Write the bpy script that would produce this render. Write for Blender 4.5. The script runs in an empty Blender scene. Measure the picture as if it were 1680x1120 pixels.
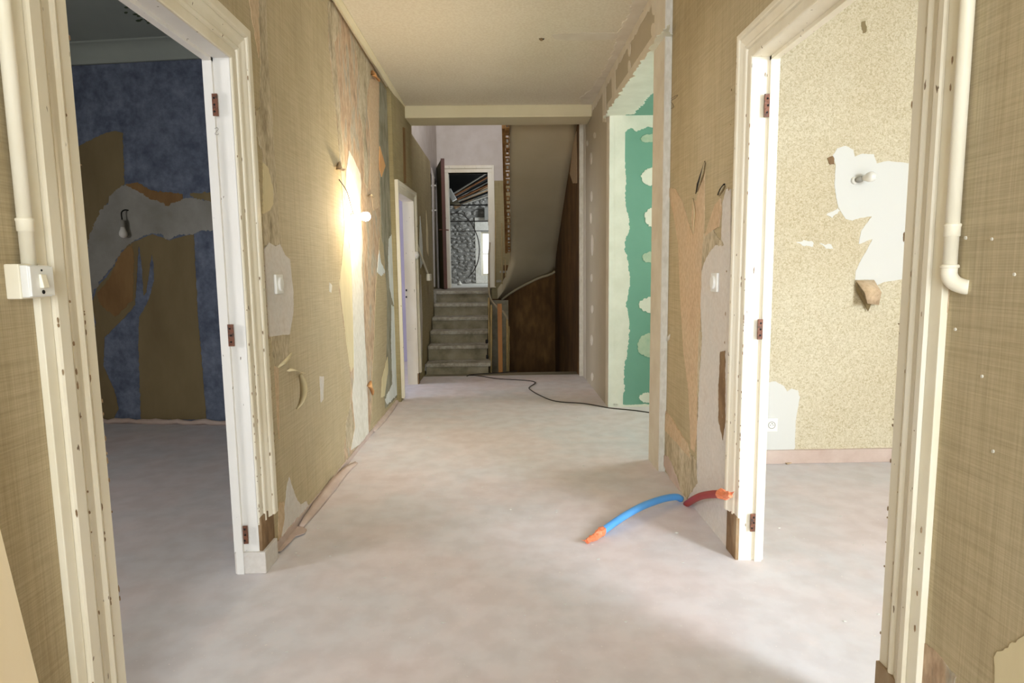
import bpy, bmesh, math, random
from mathutils import Vector, Matrix, noise
random.seed(7)
C = bpy.context.scene.collection
S = bpy.context.scene

# ------------------------------------------------------------------ camera
F = 1009.0; CX, CY, H = 840.0, 560.0, 1.2
_f = Vector((822-CX, CY-445, -F)).normalized()
_d = Vector((950-CX, CY-9400, -F)); _d = (_d - _f*_d.dot(_f)).normalized()
_u = -_d; _r = _f.cross(_u)
M3 = Matrix((_r, _f, _u))                       # world <- camera
cam = bpy.data.cameras.new('camera'); co = bpy.data.objects.new('camera', cam); C.objects.link(co)
cam.sensor_width = 36; cam.lens = F/1680*36; cam.clip_start = 0.02; cam.clip_end = 200
co.matrix_world = Matrix.Translation((0, 0, H)) @ M3.to_4x4()
S.camera = co
# ------------------------------------------------------------------ colour management, sky, lights
S.view_settings.view_transform = 'Standard'; S.view_settings.look = 'None'
S.view_settings.exposure = 0.7; S.view_settings.gamma = 1.0
S.view_settings.use_curve_mapping = False
w = bpy.data.worlds.new('sky'); S.world = w; w.use_nodes = True
w.node_tree.nodes['Background'].inputs[0].default_value = (0.9, 0.95, 1.0, 1)
w.node_tree.nodes['Background'].inputs[1].default_value = 2.5

def area(name, loc, target, sx, sy, power, col=(1, 1, 1)):
    l = bpy.data.lights.new(name, 'AREA'); l.shape = 'RECTANGLE'; l.size = sx; l.size_y = sy
    l.energy = power; l.color = col
    o = bpy.data.objects.new(name, l); C.objects.link(o); o.location = loc
    o.rotation_euler = (Vector(target)-Vector(loc)).to_track_quat('-Z', 'Y').to_euler()
    return o
DAY = (0.86, 0.94, 1.0)
area('daylight_hall_window', (0.0, -2.36, 1.5), (0.0, 3, 1.1), 1.75, 1.7, 68, DAY)
area('daylight_right_room_window', (3.42, -0.85, 1.55), (1.6, 0.6, 1.0), 1.0, 1.4, 168, DAY)
area('left_room_fill_light', (-3.9, 0.9, 1.5), (-2, 2.0, 1.0), 0.7, 0.8, 29, (1, .97, .93))  # unseen fill lamp, added to brighten the blue room
area('daylight_niche_window', (2.72, 4.5, 1.7), (1.2, 4.6, 1.3), 0.8, 1.3, 29, (1, .98, .93))
area('daylight_lilac_room_window', (-3.9, 6.2, 1.5), (-2, 6.2, 1.2), 1.2, 1.3, 45, (.92, .94, 1))
area('stair_fill_light', (-0.1, 6.75, 4.1), (-0.4, 10.2, 3.7), 1.2, 0.9, 30, (.96, .97, 1))  # added fill lamp aimed at the white stair wall, no window here
area('daylight_attic_window', (1.9, 12.4, 2.6), (-.6, 14.0, 1.6), 0.9, 1.1, 55, DAY)

# ------------------------------------------------------------------ pixel -> plane helpers (all results are plain world positions)
CAM = Vector((0, 0, H))
def ray(p): return M3 @ Vector((p[0]-CX, CY-p[1], -F))
def onX(p, X): v = ray(p); return CAM + v*(X/v.x)
def onY(p, Y): v = ray(p); return CAM + v*(Y/v.y)
def onZ(p, Z): v = ray(p); return CAM + v*((Z-H)/v.z)
def onP(p, p0, n):
    v = ray(p); return CAM + v*((Vector(p0)-CAM).dot(n)/v.dot(n))

# ------------------------------------------------------------------ materials
def lin(c): return tuple(((x/255)/12.92 if x/255 <= .04045 else ((x/255+.055)/1.055)**2.4) for x in c)+(1,)
def mat(name, cols, scale=3, stretch=(1, 1, 1), rough=.85, bump=.15, detail=6, contrast=.25, dist=.0, fine=0, finecol=None,
        spots=0, spotcol=(60, 50, 40), spotscale=40, metal=0, weave=0):
    m = bpy.data.materials.new(name); m.use_nodes = True
    nt = m.node_tree; N = nt.nodes; L = nt.links; b = N['Principled BSDF']
    b.inputs['Roughness'].default_value = rough; b.inputs['Metallic'].default_value = metal
    tc = N.new('ShaderNodeTexCoord'); mp = N.new('ShaderNodeMapping'); mp.inputs['Scale'].default_value = stretch
    L.new(tc.outputs['Object'], mp.inputs[0])
    n1 = N.new('ShaderNodeTexNoise'); n1.inputs['Scale'].default_value = scale; n1.inputs['Detail'].default_value = detail
    n1.inputs['Roughness'].default_value = .6; n1.inputs['Distortion'].default_value = dist
    L.new(mp.outputs[0], n1.inputs['Vector'])
    cr = N.new('ShaderNodeValToRGB'); L.new(n1.outputs[0], cr.inputs[0])
    k = len(cols); e = cr.color_ramp.elements
    for i, c in enumerate(cols):
        pos = .5-contrast/2+contrast*(i/(max(1, k-1)))
        if i < 2: el = e[i]; el.position = pos
        else: el = e.new(pos)
        el.color = lin(c)
    if k == 1: e[1].color = lin(cols[0])
    out = cr.outputs[0]; hgt = n1.outputs[0]
    def mix(fac, a, c, typ='MIX', f=None):
        x = N.new('ShaderNodeMix'); x.data_type = 'RGBA'; x.blend_type = typ
        if f is not None: x.inputs[0].default_value = f
        else: L.new(fac, x.inputs[0])
        L.new(a, x.inputs[6])
        if isinstance(c, tuple): x.inputs[7].default_value = c
        else: L.new(c, x.inputs[7])
        return x.outputs[2]
    if fine:
        n2 = N.new('ShaderNodeTexNoise'); n2.inputs['Scale'].default_value = fine; n2.inputs['Detail'].default_value = 3
        L.new(mp.outputs[0], n2.inputs['Vector'])
        r2 = N.new('ShaderNodeValToRGB'); L.new(n2.outputs[0], r2.inputs[0])
        r2.color_ramp.elements[0].position = .38; r2.color_ramp.elements[1].position = .62
        r2.color_ramp.elements[0].color = lin(finecol or (150, 140, 130)); r2.color_ramp.elements[1].color = (1, 1, 1, 1)
        out = mix(None, out, r2.outputs[0], 'MULTIPLY', .55)
    if weave:
        for (sc, am) in (((1.5, 1.5, 130), weave), ((110, 110, 1.5), weave), ((2, 2, 30), weave*.6), ((24, 24, .8), weave*.6)):
            mpw = N.new('ShaderNodeMapping'); mpw.inputs['Scale'].default_value = sc; L.new(tc.outputs['Object'], mpw.inputs[0])
            nw = N.new('ShaderNodeTexNoise'); nw.inputs['Scale'].default_value = 3.0; nw.inputs['Detail'].default_value = 4
            nw.inputs['Roughness'].default_value = .65
            L.new(mpw.outputs[0], nw.inputs['Vector'])
            rw = N.new('ShaderNodeValToRGB'); L.new(nw.outputs[0], rw.inputs[0])
            rw.color_ramp.elements[0].position = .36; rw.color_ramp.elements[1].position = .6
            rw.color_ramp.elements[0].color = lin((178, 171, 154)); rw.color_ramp.elements[1].color = (1, 1, 1, 1)
            out = mix(None, out, rw.outputs[0], 'MULTIPLY', am)
    if spots:
        mp3 = N.new('ShaderNodeMapping'); mp3.inputs['Scale'].default_value = (1, 1, .35) if spots > 0 else (1, 1, 1); L.new(tc.outputs['Object'], mp3.inputs[0])
        n3 = N.new('ShaderNodeTexNoise'); n3.inputs['Scale'].default_value = spotscale; n3.inputs['Detail'].default_value = 2
        L.new(mp3.outputs[0], n3.inputs['Vector'])
        r3 = N.new('ShaderNodeValToRGB'); L.new(n3.outputs[0], r3.inputs[0])
        t = 1-abs(spots)
        r3.color_ramp.elements[0].position = t; r3.color_ramp.elements[1].position = min(1, t+.015)
        r3.color_ramp.elements[0].color = (0, 0, 0, 1); r3.color_ramp.elements[1].color = (1, 1, 1, 1)
        out = mix(r3.outputs[0], out, lin(spotcol))
    L.new(out, b.inputs['Base Color'])
    if bump:
        bp = N.new('ShaderNodeBump'); bp.inputs['Strength'].default_value = bump; bp.inputs['Distance'].default_value = .02
        L.new(hgt, bp.inputs['Height']); L.new(bp.outputs[0], b.inputs['Normal'])
    return m

Mt = {}
Mt['floor'] = mat('dusty screed', [(210, 196, 194), (220, 210, 211), (212, 209, 212), (224, 211, 210)], 1.3, contrast=.5, rough=.75, bump=.03, fine=9, finecol=(236, 232, 230), spots=-.29, spotcol=(228, 222, 218), spotscale=90)
Mt['wp'] = mat('woven wallpaper', [(184, 168, 134), (198, 182, 148), (206, 192, 162)], .9, (1, 1, .6), contrast=.35, bump=.04, weave=.26)
Mt['wp_olive'] = mat('old olive wallpaper', [(158, 144, 104), (176, 162, 122), (186, 172, 136)], 1.3, (1, 1, .4), contrast=.3, bump=.05, weave=.3)
Mt['brown_wall'] = mat('dark brown stained wall', [(78, 52, 24), (112, 80, 40), (146, 110, 62)], 1.3, (1, 1, .35), contrast=.35, bump=.1, fine=12, finecol=(170, 150, 120))
Mt['kraft'] = mat('kraft backing paper', [(202, 174, 142), (208, 182, 150), (206, 184, 154), (202, 176, 144)], 5, (1, 1, .7), contrast=.5, bump=.05, detail=9, fine=60, finecol=(222, 214, 204))
Mt['peach'] = mat('mottled peach backing', [(150, 138, 118), (190, 162, 134), (206, 180, 150), (182, 174, 156), (204, 190, 164)], 10, (1, 1, .35), contrast=.42, bump=.25, detail=10, fine=60, finecol=(190, 180, 168))
Mt['cream_paper'] = mat('cream lining paper', [(206, 192, 152), (220, 206, 168)], 6, (1, 1, .3), contrast=.3, bump=.1)
Mt['plaster'] = mat('pinkish smooth plaster', [(204, 194, 184), (216, 209, 202), (211, 206, 200), (220, 214, 208)], 6, contrast=.45, bump=.1, detail=9, fine=50, finecol=(242, 239, 236))
Mt['dirty'] = mat('streaked grey plaster', [(150, 136, 110), (186, 172, 144), (204, 191, 164), (214, 204, 182)], 11, (1, 1, .4), contrast=.4, bump=.3, detail=9, fine=70, finecol=(190, 182, 172))
Mt['filler'] = mat('white filler', [(212, 208, 194), (226, 222, 212), (220, 216, 204)], 6, (1, 1, .5), contrast=.4, bump=.12, detail=9, fine=50, finecol=(230, 228, 222))
Mt['bluish'] = mat('chalky blue-white scraping', [(206, 210, 206), (226, 230, 228)], 14, (1, 1, .4), contrast=.3, bump=.25)
Mt['grey_olive'] = mat('grey olive scraped coat', [(112, 108, 86), (130, 126, 106), (156, 152, 134), (120, 114, 90)], 10, (1, 1, .4), contrast=.4, bump=.2)
Mt['orange_kraft'] = mat('orange kraft flap', [(206, 150, 96), (218, 170, 116)], 8, contrast=.3)
Mt['bare'] = mat('bare brown wood and plaster', [(104, 78, 52), (138, 110, 78), (160, 140, 112)], 12, (1, 1, .4), contrast=.4, bump=.4)
Mt['paint'] = mat('aged cream gloss paint', [(222, 212, 188), (232, 224, 204), (236, 230, 214)], 2.5, (1, 1, .4), rough=.45, contrast=.3, bump=.04, spots=.27, spotcol=(120, 100, 76), spotscale=60)
Mt['paint_white'] = mat('white jamb paint', [(228, 224, 218), (238, 236, 232)], 2, (1, 1, .4), rough=.5, contrast=.3, bump=.04, spots=.25, spotcol=(110, 96, 80), spotscale=70)
Mt['paint_pipe'] = mat('cream painted conduit', [(238, 230, 206), (244, 238, 220)], 3, rough=.45, bump=.03)
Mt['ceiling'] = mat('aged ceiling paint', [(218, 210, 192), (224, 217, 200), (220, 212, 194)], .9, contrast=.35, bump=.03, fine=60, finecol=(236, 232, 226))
Mt['beam'] = mat('cream beam paint', [(214, 204, 172), (222, 212, 182)], 1.5, contrast=.3, bump=.03)
Mt['joint'] = mat('plasterboard joint compound', [(210, 201, 186), (220, 213, 200)], 7, contrast=.3, bump=.08)
Mt['gypsum'] = mat('grey plasterboard', [(176, 166, 146), (184, 174, 154)], 2, contrast=.3, bump=.02)
Mt['green'] = mat('green plasterboard', [(110, 160, 140), (120, 168, 148)], 1.6, contrast=.4, bump=.02)
Mt['greenwhite'] = mat('pale joint compound', [(218, 218, 202), (230, 230, 216)], 6, contrast=.35, bump=.06)
Mt['thin_compound'] = mat('thin compound over green board', [(160, 186, 160), (196, 206, 182)], 9, contrast=.4, bump=.06)
Mt['blue'] = mat('mottled blue wallpaper', [(84, 94, 114), (104, 114, 134), (122, 132, 152)], 9, contrast=.35, bump=.05, fine=30, finecol=(215, 215, 220))
Mt['tan'] = mat('tan paper backing', [(120, 104, 72), (136, 120, 86)], 3, (1, 1, .4), contrast=.35, bump=.08)
Mt['tan_orange'] = mat('rusty paper backing', [(124, 92, 54), (148, 116, 74)], 5, (1, 1, .4), contrast=.35, bump=.08)
Mt['greyplaster'] = mat('grey skim plaster', [(138, 136, 128), (156, 154, 148)], 5, contrast=.35, bump=.12)
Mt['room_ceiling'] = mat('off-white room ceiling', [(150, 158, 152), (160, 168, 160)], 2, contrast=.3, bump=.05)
Mt['mould'] = mat('green mould', [(44, 62, 36), (70, 84, 56)], 20, contrast=.3)
Mt['floral'] = mat('small floral beige wallpaper', [(180, 168, 138), (202, 192, 166), (214, 206, 184)], 75, (1, 1, 1), contrast=.3, bump=.03, detail=3, dist=1.2, fine=1.3, finecol=(236, 230, 220))
Mt['white'] = mat('matt white', [(212, 212, 208)], 3, bump=.03)
Mt['plastic'] = mat('white plastic', [(236, 235, 230)], 3, rough=.35, bump=0)
Mt['lilac'] = mat('lilac paint', [(176, 170, 192), (186, 180, 202)], 2, contrast=.3, bump=.02)
Mt['stairwhite'] = mat('pinkish white stair paint', [(202, 194, 186), (208, 200, 194)], 2, contrast=.35, bump=.03, fine=5, finecol=(238, 234, 230))
Mt['soffit'] = mat('cream soffit plaster', [(200, 186, 152), (208, 194, 162)], 1.5, contrast=.3, bump=.03)
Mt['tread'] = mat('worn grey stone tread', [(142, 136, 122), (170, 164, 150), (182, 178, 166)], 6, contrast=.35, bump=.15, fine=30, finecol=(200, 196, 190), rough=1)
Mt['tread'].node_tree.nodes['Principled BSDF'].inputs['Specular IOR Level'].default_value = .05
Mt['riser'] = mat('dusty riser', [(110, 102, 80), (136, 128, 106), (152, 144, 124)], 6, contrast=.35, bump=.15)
Mt['stone'] = mat('rubble stone', [(130, 126, 118), (176, 172, 164), (206, 202, 196)], 5, contrast=.4, bump=.5, fine=25, finecol=(150, 150, 150))
Mt['mortar'] = mat('dark mortar', [(110, 108, 102), (150, 147, 140)], 9, contrast=.4, bump=.5)
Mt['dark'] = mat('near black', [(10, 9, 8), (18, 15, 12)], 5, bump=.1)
Mt['redwood'] = mat('dark red brown door wood', [(60, 26, 14), (92, 44, 24)], 5, (1, 1, .15), contrast=.3, rough=.5)
Mt['olive_door'] = mat('olive door face', [(74, 70, 40), (96, 90, 58)], 3, (1, 1, .3), contrast=.3)
Mt['wood'] = mat('orange brown wood', [(140, 88, 34), (172, 116, 50)], 8, (1, 1, .12), contrast=.35, rough=.6)
Mt['lightwood'] = mat('pale planed wood', [(240, 220, 182), (244, 228, 194)], 4, (1, 1, .1), contrast=.3, rough=.6, bump=.02)
Mt['oldbatten'] = mat('old batten', [(120, 76, 44), (164, 112, 70)], 8, contrast=.4)
Mt['batten_pale'] = mat('pale batten', [(168, 162, 150), (198, 194, 184)], 8, contrast=.4)
Mt['clay'] = mat('broken clay block', [(120, 84, 42), (160, 118, 66)], 12, contrast=.4, bump=.4)
Mt['rust'] = mat('rusty hinge metal', [(74, 40, 26), (118, 70, 46), (60, 44, 38)], 60, contrast=.35, rough=.6, bump=.3)
Mt['cable'] = mat('dark cable', [(48, 40, 34)], 3, rough=.6, bump=0)
Mt['bluepipe'] = mat('blue pipe', [(84, 158, 228), (94, 168, 234)], 4, rough=.45, bump=.02)
Mt['redpipe'] = mat('red pipe', [(150, 28, 28), (164, 38, 34)], 4, rough=.45, bump=.02)
Mt['tape'] = mat('orange tape', [(214, 112, 70), (232, 142, 100)], 40, contrast=.4, rough=.5, bump=.2)
Mt['rod'] = mat('painted banister rod', [(150, 126, 78), (170, 146, 96)], 9, contrast=.35, rough=.5)
Mt['rail'] = mat('handrail', [(146, 132, 106), (170, 156, 130)], 9, contrast=.35, rough=.5)
Mt['base_dust'] = mat('dusty pink skirting', [(186, 164, 152), (204, 186, 176)], 6, contrast=.35, bump=.1)
Mt['greywood'] = mat('grey floor nosing', [(110, 102, 84), (140, 132, 112)], 6, (.3, 1, 1), contrast=.35, bump=.1)
gl = bpy.data.materials.new('window glass'); gl.use_nodes = True; gb = gl.node_tree.nodes['Principled BSDF']
gb.inputs['Transmission Weight'].default_value = 1; gb.inputs['Roughness'].default_value = 0; gb.inputs['IOR'].default_value = 1.02
Mt['glass'] = gl
em = bpy.data.materials.new('lit bulb glass'); em.use_nodes = True; eb = em.node_tree.nodes['Principled BSDF']
eb.inputs['Emission Color'].default_value = (1, .82, .55, 1); eb.inputs['Emission Strength'].default_value = 60
Mt['lit'] = em
fg = mat('frosted bulb glass', [(226, 224, 218)], 3, rough=.25, bump=0); Mt['bulb'] = fg

# ------------------------------------------------------------------ mesh helpers
def base(o):
    v = Vector((0, 0, 0))
    while o: v += o.location; o = o.parent
    return v
def obj(name, bm, m, parent=None, smooth=False, origin=None):
    off = base(parent) if parent else Vector((0, 0, 0))
    o_loc = Vector((0, 0, 0))
    if origin is not None: o_loc = Vector(origin)-off; off = Vector(origin)
    bmesh.ops.recalc_face_normals(bm, faces=bm.faces)
    for v in bm.verts: v.co -= off
    me = bpy.data.meshes.new(name); bm.to_mesh(me); bm.free()
    me.materials.append(Mt[m] if isinstance(m, str) else m)
    if smooth:
        for p in me.polygons: p.use_smooth = True
    o = bpy.data.objects.new(name, me); C.objects.link(o); o.location = o_loc
    if parent: o.parent = parent
    return o
def thing(name, label, cat, loc, group=None):
    o = bpy.data.objects.new(name, None); C.objects.link(o); o.location = loc; o.empty_display_size = .05
    return tag(o, label, cat, group)
def tag(o, label, cat, group=None):
    o['label'] = label; o['category'] = cat
    if group: o['group'] = group
    return o
def struct(o): o['kind'] = 'structure'; return o
def B(bm, x0, x1, y0, y1, z0, z1, bev=0):
    r = bmesh.ops.create_cube(bm, size=1)
    for v in r['verts']:
        v.co = Vector(((x0+x1)/2+v.co.x*(x1-x0), (y0+y1)/2+v.co.y*(y1-y0), (z0+z1)/2+v.co.z*(z1-z0)))
    if bev:
        ed = list({e for v in r['verts'] for e in v.link_edges})
        bmesh.ops.bevel(bm, geom=ed, offset=bev, segments=2, affect='EDGES', profile=.6)
    return bm
def box(name, x0, x1, y0, y1, z0, z1, m, parent=None, bev=0, origin=None):
    return obj(name, B(bmesh.new(), x0, x1, y0, y1, z0, z1, bev), m, parent, origin=origin)
def boxes(name, lst, m, parent=None, bev=0):
    bm = bmesh.new()
    for b in lst: B(bm, *b, bev=bev)
    return obj(name, bm, m, parent)
def spline(pts, n=6):
    pts = [Vector(p) for p in pts]; out = []
    P = [pts[0]*2-pts[1]]+pts+[pts[-1]*2-pts[-2]]
    for i in range(1, len(P)-2):
        for k in range(n):
            t = k/n; a, b, c, d = P[i-1], P[i], P[i+1], P[i+2]
            out.append(.5*((2*b)+(c-a)*t+(2*a-5*b+4*c-d)*t*t+(3*b-a-3*c+d)*t**3))
    out.append(pts[-1]); return out
def tube(bm, pts, r, seg=10, radii=None, cap=True):
    pts = [Vector(p) for p in pts]; rings = []
    up = Vector((0, 0, 1))
    t0 = (pts[1]-pts[0]).normalized()
    if abs(t0.dot(up)) > .95: up = Vector((1, 0, 0))
    nrm = (up-t0*up.dot(t0)).normalized()
    for i, p in enumerate(pts):
        t = (pts[min(i+1, len(pts)-1)]-pts[max(i-1, 0)]).normalized()
        nrm = (nrm-t*nrm.dot(t)).normalized(); bn = t.cross(nrm)
        rr = radii[i] if radii else r
        rings.append([bm.verts.new(p+(nrm*math.cos(a)+bn*math.sin(a))*rr) for a in [2*math.pi*k/seg for k in range(seg)]])
    for a, b in zip(rings, rings[1:]):
        for k in range(seg): bm.faces.new((a[k], a[(k+1) % seg], b[(k+1) % seg], b[k]))
    if cap: bm.faces.new(rings[0][::-1]); bm.faces.new(rings[-1])
    return bm
def revolve(bm, p0, axis, prof, seg=20):
    axis = Vector(axis).normalized(); p0 = Vector(p0)
    return tube(bm, [p0+axis*a for a, r in prof], 0, seg, [max(r, .0004) for a, r in prof])
def ribbon(bm, pts, wid, nrm, thick=.0025):
    """curled paper strip: centre line, width direction list or vector"""
    L_ = []; R_ = []
    for i, p in enumerate(pts):
        wv = wid[i] if isinstance(wid, list) else wid
        L_.append(Vector(p)-wv/2); R_.append(Vector(p)+wv/2)
    nv = Vector(nrm)*thick
    a = [bm.verts.new(v) for v in L_]; b = [bm.verts.new(v) for v in R_]
    c = [bm.verts.new(v+nv) for v in L_]; d = [bm.verts.new(v+nv) for v in R_]
    for i in range(len(pts)-1):
        bm.faces.new((a[i], b[i], b[i+1], a[i+1])); bm.faces.new((c[i], c[i+1], d[i+1], d[i]))
        bm.faces.new((a[i], a[i+1], c[i+1], c[i])); bm.faces.new((b[i], d[i], d[i+1], b[i+1]))
    bm.faces.new((a[0], c[0], d[0], b[0])); bm.faces.new((a[-1], b[-1], d[-1], c[-1]))
    return bm
_np = [0]
def patch(parent, name, m, pts, plane, val, lift=.002, jit=.008, world=False, lo=-.001):
    """thin relief layer on a wall/ceiling plane with a torn, wandering edge. plane: 'X','Y','Z' or ('P',p0,n)"""
    _np[0] += 1; seed = _np[0]*3.7
    W = []
    for p in pts:
        if world:
            W.append(Vector((val, p[0], p[1])) if plane == 'X' else Vector((p[0], val, p[1])) if plane == 'Y' else Vector((p[0], p[1], val)))
        elif plane == 'X': W.append(onX(p, val))
        elif plane == 'Y': W.append(onY(p, val))
        elif plane == 'Z': W.append(onZ(p, val))
        else: W.append(onP(p, plane[1], plane[2]))
    if plane == 'X': n = Vector((-1 if val > 0 else 1, 0, 0))
    elif plane == 'Y': n = Vector((0, -1, 0))
    elif plane == 'Z': n = Vector((0, 0, -1 if val > 1.2 else 1))
    else: n = plane[2]
    out = []
    for i, a in enumerate(W):
        b = W[(i+1) % len(W)]; d = (b-a); ln = d.length
        k = max(1, min(70, int(ln/.008)))
        side = d.normalized().cross(n) if ln > 1e-6 else Vector()
        for j in range(k):
            q = a+d*(j/k)
            s = noise.noise(q*26+Vector((seed, 0, 0)))*.9+noise.noise(q*70+Vector((0, seed, 0)))*.7+noise.noise(q*170+Vector((0, 0, seed)))*.5
            out.append(q+side*s*jit*(1 if j else .6))
    bm = bmesh.new()
    f = bm.faces.new([bm.verts.new(p+n*lo) for p in out])
    r = bmesh.ops.extrude_face_region(bm, geom=[f])
    for v in r['geom']:
        if isinstance(v, bmesh.types.BMVert): v.co += n*(lift-lo)
    bmesh.ops.triangulate(bm, faces=[f for f in bm.faces if len(f.verts) > 4])
    return obj(name, bm, m, parent)
def ell(cx, cy, rx, ry, n=10, rot=0):
    return [(cx+rx*math.cos(2*math.pi*k/n), cy+ry*math.sin(2*math.pi*k/n)) for k in range(n)]

XL, XR, XG, ZC = -.99, .965, .925, 2.83
XS = -.91         # stair side wall
T = .09
# ================================================================== SETTING
floor = struct(box('floor', -4.0, 3.6, -2.5, 7.05, -.2, 0, 'floor'))
box('floor_edge', XS, 0.89, 7.051, 7.25, -.2, .001, 'greywood', floor)
ceil = struct(box('ceiling', XL-.02, XR+.02, -2.5, 6.62, ZC, ZC+.12, 'ceiling'))
# beam
bm = bmesh.new(); B(bm, XL+.0, XG, 6.3, 6.64, 2.715, ZC+.01, .012)
beam = struct(obj('trim_1', bm, 'beam', None))
# cornice left
bm = bmesh.new()
prof = [(0, 0), (.03, 0), (.03, -.008), (.02, -.014), (.012, -.024), (.008, -.034), (0, -.034)]
a = [bm.verts.new((XL+x, -2.4, ZC+z)) for x, z in prof]; b = [bm.verts.new((XL+x+.04, 6.3, ZC+z)) for x, z in prof]
for i in range(len(prof)): bm.faces.new((a[i], a[(i+1) % 7], b[(i+1) % 7], b[i]))
bm.faces.new(a); bm.faces.new(b[::-1]); struct(obj('trim_2', bm, 'beam'))

# left wall of the hall, in pieces round door openings
D1 = (1.50, 2.39, 1.995); D2 = (5.79, 6.56, 1.935)
wl = struct(boxes('wall_left', [(XL-T, XL, -2.5, D1[0]-.02, 0, 2.97), (XL-T, XL, D1[1]+.02, 5.66, 0, 2.97), (XL-T, XL, D1[0]-.02, D1[1]+.02, D1[2]+.02, 2.97)], 'wp'))
wl2 = struct(boxes('wall_left_stair', [(XS-.10, XS, 5.661, D2[0]-.02, 0, 2.64), (XS-.10, XS, D2[1]+.02, 8.3, -1.2, 2.64), (XS-.10, XS, D2[0]-.02, D2[1]+.02, D2[2]+.02, 2.64), (XS-.10, XS, 5.661, 6.64, 2.64, ZC)], 'wp_olive'))
# right wall
wr = struct(boxes('wall_right', [(XR, XR+T, -2.5, 1.443, 0, ZC), (XR, XR+T, 2.432, 3.56, 0, ZC), (XR, XR+T, 1.443, 2.432, 2.013, ZC)], 'wp'))
wg = struct(boxes('wall_right_plasterboard', [(XG, XG+.13, 3.56, 3.77, 0, ZC), (XG, XG+.13, 5.3, 6.95, 0, ZC), (XG, XG+.13, 3.77, 5.3, 2.48, ZC)], 'gypsum'))
# hall end behind the camera with its window
struct(boxes('wall_back', [(XL, -.9, -2.5, -2.42, 0, ZC), (.9, XR, -2.5, -2.42, 0, ZC), (-.9, .9, -2.5, -2.42, 0, .62), (-.9, .9, -2.5, -2.42, 2.38, ZC)], 'wp'))
def window(n, x0, x1, y0, y1, z0, z1, axis):
    t = .045
    if axis == 'Y':
        L = [(x0, x1, y0, y1, z0, z0+t), (x0, x1, y0, y1, z1-t, z1), (x0, x0+t, y0, y1, z0+t, z1-t), (x1-t, x1, y0, y1, z0+t, z1-t), ((x0+x1)/2-t/2, (x0+x1)/2+t/2, y0, y1, z0+t, z1-t)]
        g = (x0+t, x1-t, (y0+y1)/2-.003, (y0+y1)/2+.003, z0+t, z1-t)
    else:
        L = [(x0, x1, y0, y1, z0, z0+t), (x0, x1, y0, y1, z1-t, z1), (x0, x1, y0, y0+t, z0+t, z1-t), (x0, x1, y1-t, y1, z0+t, z1-t), (x0, x1, (y0+y1)/2-t/2, (y0+y1)/2+t/2, z0+t, z1-t)]
        g = ((x0+x1)/2-.003, (x0+x1)/2+.003, y0+t, y1-t, z0+t, z1-t)
    o = struct(boxes(n, L, 'paint')); box('pane', *g, 'glass', o); return o
window('window_1', -.9, .9, -2.49, -2.43, .62, 2.38, 'Y')

# ---------------- left (blue) room
N_BLUE = Vector((-.145, -1.14, 0)).normalized()          # face normal toward the camera
P_BLUE = Vector((-2.2, 4.92, 0))
def bx(X): return 4.92-(X+2.2)*.1272                      # y on the blue wall at X
bm = bmesh.new()
for X in (XL-T, -4.0):
    for z in (-.0, 2.96):
        bm.verts.new((X, bx(X), z)); bm.verts.new((X, bx(X)+.1, z))
bmesh.ops.convex_hull(bm, input=bm.verts)
wb = struct(obj('wall_blue_room_far', bm, 'blue'))
struct(boxes('wall_blue_room_left', [(-4.1, -4.0, -1.0, .4, 0, 2.96), (-4.1, -4.0, 1.4, 8.4, 0, 2.96), (-4.1, -4, .4, 1.4, 0, .9), (-4.1, -4, .4, 1.4, 2.1, 2.96)], 'blue'))
window('window_2', -4.08, -4.02, .4, 1.4, .9, 2.1, 'X')  # unseen window, added where the room's fill lamp stands
struct(box('wall_blue_room_near', -4.0, XL-T, -1.0, -.9, 0, 2.96, 'blue'))
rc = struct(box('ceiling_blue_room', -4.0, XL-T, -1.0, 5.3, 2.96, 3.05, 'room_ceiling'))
struct(box('wall_blue_room_right', XL-T-.012, XL-T-.002, 2.5, 4.77, 0, 2.96, 'tan'))
# cove between blue wall and ceiling
bm = bmesh.new(); rows = []
for k in range(7):
    a = k/6*math.pi/2; dy = .12*(1-math.cos(a)); dz = .12*math.sin(a)
    rows.append([bm.verts.new((X, bx(X)-.001-dy-.01, 2.84+dz)) for X in (XL-T-.01, -4.0)])
rows.append([bm.verts.new((X, bx(X)+.0, 2.97)) for X in (XL-T-.01, -4.0)]); rows.append([bm.verts.new((X, bx(X)+.0, 2.83)) for X in (XL-T-.01, -4.0)])
for i in range(len(rows)): p, q = rows[i], rows[(i+1) % len(rows)]; bm.faces.new((p[0], p[1], q[1], q[0]))
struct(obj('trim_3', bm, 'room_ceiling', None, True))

# ---------------- lilac room behind door 2
struct(boxes('wall_lilac_room', [(-4.0, XL-.06, 8.3, 8.4, 0, 2.8), (-4.0, -3.98, 5.3, 8.3, 0, 2.8)], 'lilac'))
struct(box('wall_lilac_room_near', -4.0, XL-.06, 5.28, 5.34, 0, 2.8, 'lilac'))
struct(box('ceiling_lilac_room', -4.0, XL-.06, 5.3, 8.4, 2.8, 2.9, 'white'))
struct(box('floor_lilac_room', -4.0, XL-.0, 7.051, 8.4, -.2, -.001, 'floor'))

# ---------------- niche with green plasterboard
wn = struct(box('wall_niche_far', XG+.13, 2.8, 5.3, 5.42, 0, 2.6, 'green'))
struct(box('wall_niche_near', XR+T, 2.8, 3.672, 3.768, 0, 2.83, 'green'))
struct(box('wall_niche_right', 2.8, 2.9, 3.7, 5.4, 0, 2.6, 'green'))
cn = struct(box('ceiling_niche', XG+.13, 2.8, 3.77, 5.3, 2.48, 2.56, 'green'))
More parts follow.
